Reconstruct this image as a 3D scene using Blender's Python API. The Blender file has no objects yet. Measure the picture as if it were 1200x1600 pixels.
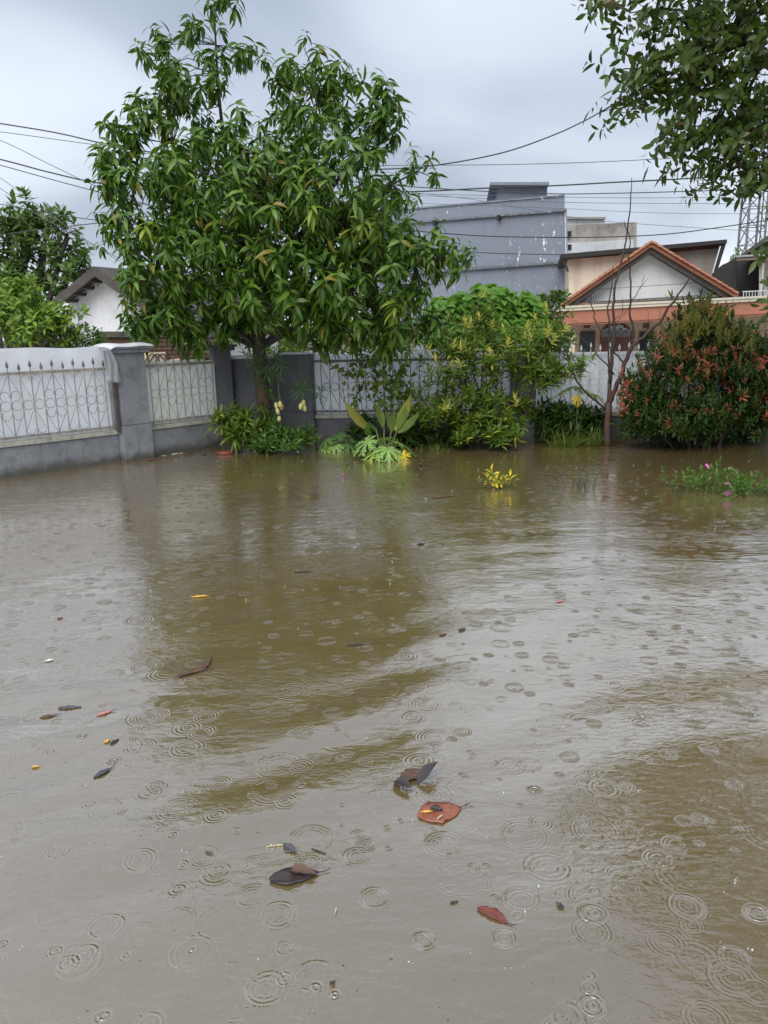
import bpy, bmesh, math, random
import numpy as np
from mathutils import Vector, Matrix

scene = bpy.context.scene
COL = scene.collection
RNG = np.random.default_rng(7)
random.seed(7)
R = math.radians

# ------------------------------------------------------------------ camera
CAM_H, PITCH, ROLL, FPX = 1.6, R(13.2), 0.02, 1200.0
_f = Vector((0, math.cos(PITCH), -math.sin(PITCH)))
_u0 = Vector((0, math.sin(PITCH), math.cos(PITCH)))
_r0 = Vector((1, 0, 0))
CR = _r0 * math.cos(ROLL) - _u0 * math.sin(ROLL)
CU = _u0 * math.cos(ROLL) + _r0 * math.sin(ROLL)
CF = _f
CP = Vector((0, 0, CAM_H))
cd = bpy.data.cameras.new('camera')
cam = bpy.data.objects.new('camera', cd)
COL.objects.link(cam)
cd.sensor_fit = 'VERTICAL'
cd.sensor_height = 36.0
cd.lens = 36.0 * FPX / 1600.0
cd.clip_start = 0.05
cd.clip_end = 4000
m = Matrix(((CR.x, CU.x, -CF.x), (CR.y, CU.y, -CF.y), (CR.z, CU.z, -CF.z))).to_4x4()
m.translation = CP
cam.matrix_world = m
scene.camera = cam

# ------------------------------------------------------------------ world
SUN_EL, SUN_ROT = R(52), R(200)
w = bpy.data.worlds.new('World')
scene.world = w
w.use_nodes = True
nt = w.node_tree
nt.nodes.clear()
N, L = nt.nodes, nt.links
out = N.new('ShaderNodeOutputWorld')
bg = N.new('ShaderNodeBackground'); bg.inputs['Strength'].default_value = 0.1
sky = N.new('ShaderNodeTexSky'); sky.sky_type = 'NISHITA'; sky.sun_disc = False
sky.sun_elevation = SUN_EL; sky.sun_rotation = SUN_ROT; sky.air_density = 1.5; sky.dust_density = 3.0
tc = N.new('ShaderNodeTexCoord')
sep = N.new('ShaderNodeSeparateXYZ'); L.new(tc.outputs['Generated'], sep.inputs[0])
def mth(nt, op, a, b=None, c=None, clamp=False):
    n = nt.nodes.new('ShaderNodeMath'); n.operation = op; n.use_clamp = clamp
    for i, v in enumerate((a, b, c)):
        if v is None: continue
        if isinstance(v, (int, float)): n.inputs[i].default_value = v
        else: nt.links.new(v, n.inputs[i])
    return n.outputs[0]
zz = mth(nt, 'MAXIMUM', sep.outputs['Z'], 0.0)
zd = mth(nt, 'ADD', zz, 0.22)
cx_ = mth(nt, 'DIVIDE', sep.outputs['X'], zd)
cy_ = mth(nt, 'DIVIDE', sep.outputs['Y'], zd)
cmb = N.new('ShaderNodeCombineXYZ'); L.new(cx_, cmb.inputs[0]); L.new(cy_, cmb.inputs[1])
mp = N.new('ShaderNodeMapping'); mp.inputs['Location'].default_value = (3.1, 1.35, 0)
mp.inputs['Scale'].default_value = (0.8, 1.05, 1)
L.new(cmb.outputs[0], mp.inputs[0])
cn = N.new('ShaderNodeTexNoise'); cn.inputs['Scale'].default_value = 0.85; cn.inputs['Detail'].default_value = 5
cn.inputs['Roughness'].default_value = 0.40; cn.inputs['Distortion'].default_value = 0.5
L.new(mp.outputs[0], cn.inputs['Vector'])
# brighter towards the horizon, heavier grey cloud higher up, cloud noise everywhere
grad = N.new('ShaderNodeMapRange'); grad.interpolation_type = 'SMOOTHSTEP'
grad.inputs['From Min'].default_value = 0.05; grad.inputs['From Max'].default_value = 0.80
grad.inputs['To Min'].default_value = 0.80; grad.inputs['To Max'].default_value = 0.42
L.new(zz, grad.inputs['Value'])
cs = N.new('ShaderNodeMapRange'); cs.inputs['From Min'].default_value = 0.33; cs.inputs['From Max'].default_value = 0.68
cs.inputs['To Min'].default_value = -0.62; cs.inputs['To Max'].default_value = 0.32
L.new(cn.outputs['Fac'], cs.inputs['Value'])
fac = mth(nt, 'ADD', grad.outputs[0], cs.outputs[0], clamp=True)
ramp = N.new('ShaderNodeValToRGB')
e = ramp.color_ramp.elements
e[0].position = 0.0; e[0].color = (0.142, 0.163, 0.208, 1)
e[1].position = 1.0; e[1].color = (0.365, 0.395, 0.435, 1)
k = e.new(0.45); k.color = (0.232, 0.260, 0.308, 1)
L.new(fac, ramp.inputs[0])
x10 = N.new('ShaderNodeMixRGB'); x10.blend_type = 'MULTIPLY'; x10.inputs[0].default_value = 1
x10.inputs[2].default_value = (10, 10, 10, 1)
L.new(ramp.outputs[0], x10.inputs[1])
mx = N.new('ShaderNodeMixRGB'); mx.inputs[0].default_value = 0.95
L.new(sky.outputs[0], mx.inputs[1]); L.new(x10.outputs[0], mx.inputs[2])
L.new(mx.outputs[0], bg.inputs['Color']); L.new(bg.outputs[0], out.inputs[0])

# ------------------------------------------------------------------ sun (overcast: broad and weak)
sd = bpy.data.lights.new('sun', 'SUN'); sd.energy = 1.5; sd.angle = R(60); sd.color = (1.0, 0.95, 0.86)
so = bpy.data.objects.new('sun', sd); COL.objects.link(so)
sdir = Vector((math.sin(SUN_ROT) * math.cos(SUN_EL), math.cos(SUN_ROT) * math.cos(SUN_EL), math.sin(SUN_EL)))
so.rotation_euler = sdir.to_track_quat('Z', 'Y').to_euler()
vs = scene.view_settings
vs.view_transform = 'Standard'; vs.look = 'None'; vs.gamma = 1.0; vs.exposure = 1.4; vs.use_curve_mapping = False
scene.cycles.max_bounces = 4
scene.cycles.diffuse_bounces = 2
scene.cycles.glossy_bounces = 2
scene.cycles.transmission_bounces = 3
scene.cycles.use_denoising = True

# ------------------------------------------------------------------ pixel helpers (layout survey)
def ray(px, py):
    return CF + CR * ((px - 600) / FPX) + CU * ((800 - py) / FPX)
def P(px, py, Y):
    d = ray(px, py); return CP + d * (Y / d.y)
def W(px, py, z=0.0):
    d = ray(px, py); return CP + d * ((z - CAM_H) / d.z)
def mpp(Y): return Y * 1.03 / FPX       # metres per photograph pixel at depth Y

# ------------------------------------------------------------------ object helpers
def tag(o, label=None, cat=None, group=None, kind=None):
    if label: o['label'] = label
    if cat: o['category'] = cat
    if group: o['group'] = group
    if kind: o['kind'] = kind
    elif cat: o['kind'] = 'thing'
    return o
def empty(name, loc=(0, 0, 0), rz=0.0):
    o = bpy.data.objects.new(name, None); COL.objects.link(o)
    o.location = loc; o.rotation_euler = (0, 0, rz); o.empty_display_size = 0.2
    return o
def world_of(o):
    return o.matrix_basis.copy() if o.parent is None else world_of(o.parent) @ o.matrix_parent_inverse @ o.matrix_basis
def link(name, me, parent=None, world=True):
    o = bpy.data.objects.new(name, me); COL.objects.link(o)
    if parent is not None:
        o.parent = parent
        if world:                       # mesh was written in world coordinates
            mw = world_of(parent)
            o.matrix_parent_inverse = mw.inverted()
    return o
class MB:
    def __init__(s): s.v = []; s.f = []
    def add(s, V, F):
        n = len(s.v); s.v.extend([tuple(map(float, p)) for p in V]); s.f.extend([tuple(int(i) + n for i in f) for f in F]); return s
    def box(s, lo, hi):
        x0, y0, z0 = lo; x1, y1, z1 = hi
        return s.add([(x0,y0,z0),(x1,y0,z0),(x1,y1,z0),(x0,y1,z0),(x0,y0,z1),(x1,y0,z1),(x1,y1,z1),(x0,y1,z1)],
                     [(0,3,2,1),(4,5,6,7),(0,1,5,4),(1,2,6,5),(2,3,7,6),(3,0,4,7)])
    def obox(s, A, B, half, z0, z1, off=0.0):
        """box along the ground line A-B, total thickness 2*half, shifted by off along the normal (towards the yard)"""
        A = Vector((A[0], A[1], 0)); B = Vector((B[0], B[1], 0)); t = (B - A).normalized(); n = Vector((t.y, -t.x, 0))
        a = [A + n * (off - half), B + n * (off - half), B + n * (off + half), A + n * (off + half)]
        return s.add([(p.x, p.y, z0) for p in a] + [(p.x, p.y, z1) for p in a],
                     [(0,1,2,3),(7,6,5,4),(0,4,5,1),(1,5,6,2),(2,6,7,3),(3,7,4,0)])
    def prism(s, pts, d):
        """closed polygon of points, extruded by vector d"""
        n = len(pts); d = Vector(d)
        V = [Vector(p) for p in pts] + [Vector(p) + d for p in pts]
        F = [tuple(range(n)), tuple(range(2*n-1, n-1, -1))] + [(i, i+n, (i+1) % n + n, (i+1) % n) for i in range(n)]
        return s.add(V, F)
    def tube(s, pts, rad, n=6, cap=True):
        pts = [Vector(p) for p in pts]
        if not hasattr(rad, '__len__'): rad = [rad] * len(pts)
        base = len(s.v); up = Vector((0.13, 0.21, 0.97)).normalized()
        for i, p in enumerate(pts):
            d = (pts[min(i+1, len(pts)-1)] - pts[max(i-1, 0)])
            d = d.normalized() if d.length > 1e-9 else Vector((0, 0, 1))
            a = d.cross(up)
            if a.length < 0.1: a = d.cross(Vector((1, 0, 0)))
            a.normalize(); b = d.cross(a)
            for k in range(n):
                t = 2 * math.pi * k / n
                s.v.append(tuple(p + (a * math.cos(t) + b * math.sin(t)) * rad[i]))
        for i in range(len(pts) - 1):
            for k in range(n):
                q = base + i * n
                s.f.append((q + k, q + (k+1) % n, q + n + (k+1) % n, q + n + k))
        if cap:
            s.f.append(tuple(base + k for k in range(n-1, -1, -1)))
            s.f.append(tuple(base + (len(pts)-1) * n + k for k in range(n)))
        return s
    def mesh(s, name, mat, smooth=False):
        me = bpy.data.meshes.new(name); me.from_pydata(s.v, [], s.f); me.update()
        if mat is not None: me.materials.append(mat)
        if smooth: me.polygons.foreach_set('use_smooth', [True] * len(me.polygons))
        return me
    def build(s, name, mat, parent=None, smooth=False, bevel=0.0, seg=2):
        me = s.mesh(name, mat, smooth)
        bm = bmesh.new(); bm.from_mesh(me); bmesh.ops.recalc_face_normals(bm, faces=bm.faces)
        if bevel: bmesh.ops.bevel(bm, geom=list(bm.edges), offset=bevel, segments=seg, affect='EDGES', clamp_overlap=True)
        bm.to_mesh(me); bm.free()
        return link(name, me, parent)
def quads_mesh(name, V, F, mat, smooth=True):
    me = bpy.data.meshes.new(name)
    me.from_pydata(np.asarray(V).tolist(), [], np.asarray(F).tolist()); me.update()
    me.materials.append(mat)
    if smooth: me.polygons.foreach_set('use_smooth', [True] * len(me.polygons))
    return me

# ------------------------------------------------------------------ materials
def new_mat(name):
    mt = bpy.data.materials.new(name); mt.use_nodes = True
    nt = mt.node_tree; nt.nodes.clear()
    o = nt.nodes.new('ShaderNodeOutputMaterial'); b = nt.nodes.new('ShaderNodeBsdfPrincipled')
    nt.links.new(b.outputs[0], o.inputs[0])
    return mt, nt, b, o
def noise(nt, scale, detail=4, rough=0.55, vec=None, dist=0.0):
    n = nt.nodes.new('ShaderNodeTexNoise'); n.inputs['Scale'].default_value = scale
    n.inputs['Detail'].default_value = detail; n.inputs['Roughness'].default_value = rough; n.inputs['Distortion'].default_value = dist
    if vec is not None: nt.links.new(vec, n.inputs['Vector'])
    return n.outputs['Fac']
def pos(nt, scale=(1, 1, 1)):
    g = nt.nodes.new('ShaderNodeNewGeometry'); mp = nt.nodes.new('ShaderNodeMapping')
    mp.inputs['Scale'].default_value = scale
    nt.links.new(g.outputs['Position'], mp.inputs[0]); return mp.outputs[0]
def rng(nt, v, a, b, c=0.0, d=1.0):
    n = nt.nodes.new('ShaderNodeMapRange'); n.inputs['From Min'].default_value = a; n.inputs['From Max'].default_value = b
    n.inputs['To Min'].default_value = c; n.inputs['To Max'].default_value = d
    nt.links.new(v, n.inputs['Value']); return n.outputs[0]
def mix(nt, f, a, b):
    n = nt.nodes.new('ShaderNodeMixRGB')
    for i, v in enumerate((f, a, b)):
        if isinstance(v, (int, float)): n.inputs[i].default_value = v
        elif isinstance(v, tuple): n.inputs[i].default_value = v if len(v) == 4 else v + (1,)
        else: nt.links.new(v, n.inputs[i])
    return n.outputs[0]
def bump(nt, b, h, dist=0.01, strength=1.0):
    n = nt.nodes.new('ShaderNodeBump'); n.inputs['Distance'].default_value = dist; n.inputs['Strength'].default_value = strength
    nt.links.new(h, n.inputs['Height']); nt.links.new(n.outputs[0], b.inputs['Normal'])

def weathered(name, col, col2, dirt=(0.05, 0.05, 0.04), scale=2.0, dirt_amt=0.5, rough=0.75, streak=True, bmp=0.004):
    """painted or plastered surface: two tones, rain streaks of dirt, fine grain"""
    mt, nt, b, o = new_mat(name)
    p = pos(nt)
    c = mix(nt, rng(nt, noise(nt, scale, 5, 0.6, p), 0.35, 0.68), col, col2)
    if streak:
        ps = pos(nt, (9, 9, 0.7))
        s = rng(nt, noise(nt, scale * 0.6, 6, 0.7, ps), 0.52, 0.78, 0, dirt_amt)
        blot = rng(nt, noise(nt, scale * 2.3, 6, 0.7, p), 0.5, 0.75, 0, dirt_amt)
        s = mth(nt, 'MAXIMUM', s, blot)
        c = mix(nt, s, c, dirt)
    nt.links.new(c, b.inputs['Base Color'])
    b.inputs['Roughness'].default_value = rough
    bump(nt, b, noise(nt, 40, 5, 0.65, p), bmp)
    return mt
def tide(mt, h=0.15, col=(0.050, 0.046, 0.032)):
    """ragged line of silt and algae that the flood has left on the plaster"""
    nt = mt.node_tree; b = [n for n in nt.nodes if n.type == 'BSDF_PRINCIPLED'][0]; src = b.inputs['Base Color'].links[0].from_socket
    g = nt.nodes.new('ShaderNodeNewGeometry'); sp = nt.nodes.new('ShaderNodeSeparateXYZ'); nt.links.new(g.outputs['Position'], sp.inputs[0])
    z = mth(nt, 'ADD', sp.outputs['Z'], mth(nt, 'MULTIPLY', mth(nt, 'SUBTRACT', noise(nt, 3.5, 6, 0.7, pos(nt)), 0.5), 0.30))
    nt.links.new(mix(nt, rng(nt, z, h, h * 0.25, 0, 0.85), src, col), b.inputs['Base Color'])
def plain(name, col, rough=0.6, metal=0.0, var=0.25, scale=8.0, bmp=0.0):
    mt, nt, b, o = new_mat(name)
    p = pos(nt)
    c2 = tuple(x * (1 - var) for x in col)
    nt.links.new(mix(nt, rng(nt, noise(nt, scale, 5, 0.6, p), 0.3, 0.7), col, c2), b.inputs['Base Color'])
    b.inputs['Roughness'].default_value = rough; b.inputs['Metallic'].default_value = metal
    if bmp: bump(nt, b, noise(nt, scale * 4, 4, 0.6, p), bmp)
    return mt
def leaf_mat(name, c1, c2, c3=None, f3=0.06, rough=0.38, trans=0.28, back=1.25):
    mt, nt, b, o = new_mat(name)
    g = nt.nodes.new('ShaderNodeNewGeometry'); oi = nt.nodes.new('ShaderNodeObjectInfo')
    r = mth(nt, 'FRACT', mth(nt, 'ADD', g.outputs['Random Per Island'], oi.outputs['Random']))
    c = mix(nt, r, c1, c2)
    n = noise(nt, 1.6, 2, 0.5, pos(nt))
    c = mix(nt, rng(nt, n, 0.35, 0.65, 0, 0.5), c, tuple(0.5 * (a + bb) * 0.7 for a, bb in zip(c1, c2)))
    if c3:
        r2 = mth(nt, 'FRACT', mth(nt, 'MULTIPLY', r, 37.7))
        c = mix(nt, mth(nt, 'GREATER_THAN', r2, 1 - f3), c, c3)
    bk = nt.nodes.new('ShaderNodeMixRGB'); bk.blend_type = 'MULTIPLY'; bk.inputs[0].default_value = 1
    bk.inputs[2].default_value = (back, back, back * 1.05, 1); nt.links.new(c, bk.inputs[1])
    c = mix(nt, g.outputs['Backfacing'], c, bk.outputs[0])
    nt.links.new(c, b.inputs['Base Color']); b.inputs['Roughness'].default_value = rough
    b.inputs['Specular IOR Level'].default_value = 0.32
    t = nt.nodes.new('ShaderNodeBsdfTranslucent')
    tcol = nt.nodes.new('ShaderNodeMixRGB'); tcol.blend_type = 'MULTIPLY'; tcol.inputs[0].default_value = 1
    tcol.inputs[2].default_value = (1.5, 1.5, 0.7, 1); nt.links.new(c, tcol.inputs[1])
    nt.links.new(tcol.outputs[0], t.inputs['Color'])
    ms = nt.nodes.new('ShaderNodeMixShader'); ms.inputs[0].default_value = trans
    nt.links.new(b.outputs[0], ms.inputs[1]); nt.links.new(t.outputs[0], ms.inputs[2])
    nt.links.new(ms.outputs[0], o.inputs[0])
    return mt

# flood water: opaque brown silt under a clear rippled skin
def water_mat():
    mt, nt, b, o = new_mat('flood_water')
    g = nt.nodes.new('ShaderNodeNewGeometry')
    v = g.outputs['Position']
    b.inputs['IOR'].default_value = 2.35; b.inputs['Roughness'].default_value = 0.035
    b.inputs['Coat Weight'].default_value = 1.0; b.inputs['Coat IOR'].default_value = 2.35; b.inputs['Coat Roughness'].default_value = 0.03
    c = mix(nt, rng(nt, noise(nt, 0.55, 4, 0.55, v, 0.6), 0.3, 0.7), (0.164, 0.121, 0.054), (0.136, 0.101, 0.045))
    sc_ = rng(nt, noise(nt, 1.1, 7, 0.72, pos(nt, (0.45, 1.3, 1)), 1.2), 0.56, 0.80, 0, 0.30)
    c = mix(nt, sc_, c, (0.24, 0.19, 0.11))
    nt.links.new(c, b.inputs['Base Color'])
    wn = nt.nodes.new('ShaderNodeTexNoise'); wn.inputs['Scale'].default_value = 7; wn.inputs['Detail'].default_value = 1; nt.links.new(v, wn.inputs['Vector'])
    warp = nt.nodes.new('ShaderNodeMixRGB'); warp.blend_type = 'ADD'; warp.inputs[0].default_value = 0.02
    nt.links.new(v, warp.inputs[1]); nt.links.new(wn.outputs['Color'], warp.inputs[2])
    total = None
    #        cells/m  max radius  wavelength  envelope  slope   share of cells
    for i, (sc, rmax, lam, env, amp, share) in enumerate([(3.1, 0.105, 0.019, 0.013, 0.0012, 0.85), (4.3, 0.075, 0.014, 0.011, 0.0014, 0.9),
                                                          (6.5, 0.045, 0.0105, 0.009, 0.0008, 0.5), (5.3, 0.055, 0.012, 0.010, 0.0013, 0.8)]):
        mp = nt.nodes.new('ShaderNodeMapping'); mp.inputs['Location'].default_value = (3.7 * i, 1.9 * i, 0)
        nt.links.new(warp.outputs[0], mp.inputs[0])
        V = nt.nodes.new('ShaderNodeTexVoronoi'); V.voronoi_dimensions = '2D'; V.inputs['Scale'].default_value = sc; V.inputs['Randomness'].default_value = 0.9
        D = nt.nodes.new('ShaderNodeTexVoronoi'); D.voronoi_dimensions = '2D'; D.feature = 'DISTANCE_TO_EDGE'
        D.inputs['Scale'].default_value = sc; D.inputs['Randomness'].default_value = 0.9
        nt.links.new(mp.outputs[0], V.inputs['Vector']); nt.links.new(mp.outputs[0], D.inputs['Vector'])
        s3 = nt.nodes.new('ShaderNodeSeparateColor'); nt.links.new(V.outputs['Color'], s3.inputs[0])
        d = mth(nt, 'DIVIDE', V.outputs['Distance'], sc)
        r = mth(nt, 'MULTIPLY', s3.outputs[0], rmax)
        x = mth(nt, 'SUBTRACT', d, r)
        q = mth(nt, 'DIVIDE', x, env)
        ev = mth(nt, 'EXPONENT', mth(nt, 'MULTIPLY', mth(nt, 'MULTIPLY', q, q), -1))
        # a second, inner train of wavelets so a ring reads as several circles
        q2 = mth(nt, 'DIVIDE', mth(nt, 'ADD', x, lam * 1.6), env * 0.9)
        ev2 = mth(nt, 'MULTIPLY', mth(nt, 'EXPONENT', mth(nt, 'MULTIPLY', mth(nt, 'MULTIPLY', q2, q2), -1)), 0.5)
        wv = mth(nt, 'COSINE', mth(nt, 'MULTIPLY', x, 2 * math.pi / lam))
        h = mth(nt, 'MULTIPLY', wv, mth(nt, 'ADD', ev, ev2))
        # young rings are steep, old ones faint
        age = mth(nt, 'SUBTRACT', 1.15, s3.outputs[0])
        on = mth(nt, 'LESS_THAN', s3.outputs[1], share)
        edge = mth(nt, 'MULTIPLY', rng(nt, D.outputs['Distance'], 0.0, 0.10), rng(nt, wn.outputs['Fac'], 0.36, 0.58, 0.45, 1.0))
        h = mth(nt, 'MULTIPLY', h, mth(nt, 'MULTIPLY', age, mth(nt, 'MULTIPLY', on, edge)))
        h = mth(nt, 'MULTIPLY', h, mth(nt, 'MULTIPLY', amp, mth(nt, 'ADD', s3.outputs[2], 0.35)))
        total = h if total is None else mth(nt, 'ADD', total, h)
    # choppy skin between the rings: patches of finer ripple
    p1 = nt.nodes.new('ShaderNodeMapping'); p1.inputs['Scale'].default_value = (1, 1.9, 1); p1.inputs['Rotation'].default_value = (0, 0, R(-12))
    nt.links.new(v, p1.inputs[0])
    fine = noise(nt, 21, 3, 0.6, p1.outputs[0], 0.8)
    patch = rng(nt, noise(nt, 0.9, 3, 0.5, p1.outputs[0]), 0.38, 0.66, 0.25, 1.0)
    total = mth(nt, 'ADD', total, mth(nt, 'MULTIPLY', mth(nt, 'MULTIPLY', fine, patch), 0.0027))
    mid = noise(nt, 4.2, 2, 0.5, p1.outputs[0], 0.4)
    total = mth(nt, 'ADD', total, mth(nt, 'MULTIPLY', mid, 0.0045))
    bump(nt, b, total, 1.0)
    nt.links.new(b.inputs['Normal'].links[0].from_socket, b.inputs['Coat Normal'])
    return mt

M = {}
M['water'] = water_mat()
M['ground'] = weathered('silty_ground', (0.10, 0.085, 0.055), (0.07, 0.065, 0.035), scale=0.6, streak=False, rough=0.95)
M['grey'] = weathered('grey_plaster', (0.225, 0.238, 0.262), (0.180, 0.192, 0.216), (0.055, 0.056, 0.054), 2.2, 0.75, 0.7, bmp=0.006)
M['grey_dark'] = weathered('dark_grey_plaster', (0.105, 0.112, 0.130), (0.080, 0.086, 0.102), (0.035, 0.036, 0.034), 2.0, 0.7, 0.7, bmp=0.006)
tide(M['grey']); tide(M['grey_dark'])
M['sill'] = weathered('stained_sill', (0.42, 0.42, 0.38), (0.30, 0.31, 0.26), (0.08, 0.09, 0.045), 3.0, 0.9, 0.8)
M['iron'] = weathered('painted_iron', (0.34, 0.33, 0.31), (0.20, 0.19, 0.17), (0.10, 0.065, 0.045), 9.0, 0.85, 0.55, bmp=0.001)
M['iron_dark'] = weathered('rusting_iron', (0.17, 0.17, 0.18), (0.11, 0.105, 0.10), (0.07, 0.045, 0.03), 9.0, 0.85, 0.6, bmp=0.001)
M['iron_white'] = weathered('white_iron', (0.56, 0.58, 0.62), (0.42, 0.44, 0.48), (0.25, 0.25, 0.25), 6.0, 0.4, 0.5, bmp=0.001)
M['sheet'] = weathered('white_sheet', (0.86, 0.90, 0.97), (0.79, 0.84, 0.93), (0.50, 0.45, 0.42), 1.1, 0.6, 0.45, bmp=0.003)
def see_through(mt, f, col):
    nt = mt.node_tree; o = [n for n in nt.nodes if n.type == 'OUTPUT_MATERIAL'][0]; b = [n for n in nt.nodes if n.type == 'BSDF_PRINCIPLED'][0]
    t = nt.nodes.new('ShaderNodeBsdfTranslucent'); t.inputs['Color'].default_value = col + (1,)
    ms = nt.nodes.new('ShaderNodeMixShader'); ms.inputs[0].default_value = f
    nt.links.new(b.outputs[0], ms.inputs[1]); nt.links.new(t.outputs[0], ms.inputs[2]); nt.links.new(ms.outputs[0], o.inputs[0])
see_through(M['sheet'], 0.45, (0.90, 0.93, 0.98))
M['grey_sheet'] = weathered('dirty_grey_sheet', (0.34, 0.36, 0.40), (0.26, 0.28, 0.32), (0.14, 0.14, 0.14), 2.0, 0.6, 0.5, bmp=0.003)
M['ledge'] = weathered('ledge_paint', (0.12, 0.135, 0.165), (0.09, 0.10, 0.125), (0.5, 0.52, 0.55), 1.2, 0.5, 0.85)
M['sheet_mossy'] = weathered('mossy_sheet', (0.85, 0.88, 0.90), (0.78, 0.81, 0.78), (0.55, 0.56, 0.25), 1.5, 0.6, 0.5, bmp=0.003)
M['bark'] = weathered('brown_bark', (0.075, 0.048, 0.036), (0.045, 0.030, 0.022), (0.02, 0.018, 0.014), 6.0, 0.7, 0.85, bmp=0.02)
M['bark_dark'] = weathered('wet_bark', (0.040, 0.030, 0.026), (0.024, 0.019, 0.018), (0.012, 0.012, 0.010), 6.0, 0.7, 0.6, bmp=0.015)
M['bark_red'] = weathered('reddish_bark', (0.082, 0.040, 0.034), (0.050, 0.026, 0.024), (0.02, 0.014, 0.012), 8.0, 0.6, 0.6, bmp=0.01)
M['twig'] = plain('twig', (0.07, 0.052, 0.035), 0.7)
M['green_stem'] = plain('green_stem', (0.10, 0.14, 0.05), 0.5)
M['mango_leaf'] = leaf_mat('mango_leaf', (0.024, 0.074, 0.009), (0.108, 0.200, 0.022), (0.17, 0.15, 0.025), 0.025, rough=0.33, trans=0.2)
M['mango_young'] = leaf_mat('young_mango_leaf', (0.17, 0.26, 0.035), (0.24, 0.32, 0.05), None, rough=0.35)
M['over_leaf'] = leaf_mat('overhanging_leaf', (0.026, 0.056, 0.010), (0.075, 0.120, 0.018), (0.09, 0.07, 0.03), 0.03, rough=0.35, trans=0.22)
M['shrub_leaf'] = leaf_mat('shrub_leaf', (0.054, 0.118, 0.018), (0.150, 0.220, 0.032), (0.30, 0.30, 0.05), 0.04, rough=0.33)
M['shrub_yellow'] = leaf_mat('yellow_shrub_leaf', (0.46, 0.42, 0.085), (0.36, 0.38, 0.08), None, rough=0.4)
M['hedge_leaf'] = leaf_mat('red_tip_shrub_leaf', (0.022, 0.060, 0.012), (0.056, 0.108, 0.018), (0.075, 0.06, 0.022), 0.10, rough=0.35)
M['hedge_olive'] = leaf_mat('olive_tip_leaf', (0.11, 0.145, 0.026), (0.17, 0.14, 0.034), None, rough=0.4)
M['hedge_red'] = leaf_mat('red_tip_leaf', (0.33, 0.060, 0.045), (0.38, 0.15, 0.075), None, rough=0.4)
M['far_leaf'] = leaf_mat('far_tree_leaf', (0.060, 0.120, 0.032), (0.120, 0.190, 0.048), None, rough=0.45)
M['lime_leaf'] = leaf_mat('lime_leaf', (0.21, 0.32, 0.05), (0.13, 0.235, 0.04), None, rough=0.4)
M['bright_leaf'] = leaf_mat('bright_leaf', (0.105, 0.25, 0.035), (0.155, 0.31, 0.050), None, rough=0.4, trans=0.35)
M['ground_leaf'] = leaf_mat('ground_cover_leaf', (0.060, 0.130, 0.026), (0.10, 0.185, 0.035), None, rough=0.38)
M['grass_leaf'] = leaf_mat('grass_blade', (0.075, 0.125, 0.024), (0.13, 0.165, 0.035), None, rough=0.45)
M['papaya_leaf'] = leaf_mat('papaya_leaf', (0.27, 0.43, 0.135), (0.20, 0.35, 0.10), None, rough=0.5, trans=0.2)
M['papaya_green'] = leaf_mat('papaya_leaf_green', (0.085, 0.180, 0.055), (0.12, 0.235, 0.06), None, rough=0.5, trans=0.2)
M['papaya_lime'] = leaf_mat('papaya_leaf_lime', (0.30, 0.44, 0.085), (0.27, 0.39, 0.08), None, rough=0.5, trans=0.2)
M['yellow_leaf'] = leaf_mat('yellow_leaf', (0.66, 0.50, 0.03), (0.58, 0.48, 0.05), None, rough=0.45, trans=0.15)
M['cane_leaf'] = leaf_mat('broad_leaf', (0.155, 0.225, 0.050), (0.105, 0.180, 0.040), None, rough=0.35)
M['cane_yellow'] = leaf_mat('broad_leaf_yellowing', (0.26, 0.25, 0.045), (0.24, 0.26, 0.05), None, rough=0.35)
M['orchid_leaf'] = leaf_mat('narrow_leaf', (0.055, 0.125, 0.05), (0.085, 0.165, 0.06), None, rough=0.4)
M['petal'] = plain('pink_petal', (0.62, 0.16, 0.50), 0.6, var=0.2)
M['mango_fruit'] = plain('pale_mango_skin', (0.56, 0.52, 0.21), 0.45, var=0.2, scale=14)
M['terracotta'] = plain('terracotta', (0.20, 0.055, 0.04), 0.6)
M['cable'] = plain('black_cable', (0.028, 0.029, 0.033), 0.5)
M['cable_thin'] = plain('grey_cable', (0.11, 0.115, 0.13), 0.5)
M['roof_old'] = weathered('old_roof', (0.085, 0.078, 0.075), (0.055, 0.052, 0.052), (0.035, 0.03, 0.03), 4.0, 0.7, 0.85)
M['wood_old'] = weathered('weathered_wood', (0.085, 0.076, 0.074), (0.055, 0.05, 0.048), (0.03, 0.03, 0.03), 5.0, 0.7, 0.85)
M['white_wall'] = weathered('white_plaster', (0.72, 0.74, 0.78), (0.62, 0.65, 0.70), (0.33, 0.33, 0.33), 0.9, 0.55, 0.85)
M['gable_grey'] = weathered('gable_paint', (0.74, 0.76, 0.77), (0.66, 0.68, 0.69), (0.42, 0.42, 0.42), 0.6, 0.35, 0.8)
M['cream'] = weathered('cream_paint', (0.60, 0.50, 0.38), (0.54, 0.45, 0.34), (0.25, 0.20, 0.15), 0.5, 0.35, 0.8)
M['trim'] = weathered('cream_trim', (0.56, 0.52, 0.43), (0.48, 0.45, 0.37), (0.25, 0.22, 0.18), 0.8, 0.4, 0.7)
M['fascia'] = weathered('terracotta_paint', (0.36, 0.145, 0.092), (0.31, 0.125, 0.08), (0.22, 0.09, 0.06), 0.8, 0.4, 0.6)
M['tile'] = weathered('orange_roof_tile', (0.27, 0.085, 0.045), (0.36, 0.16, 0.08), (0.13, 0.06, 0.04), 3.0, 0.6, 0.55)
M['pinkish'] = weathered('faded_pink_plaster', (0.72, 0.65, 0.55), (0.64, 0.57, 0.48), (0.25, 0.18, 0.14), 0.5, 0.55, 0.9)
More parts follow.
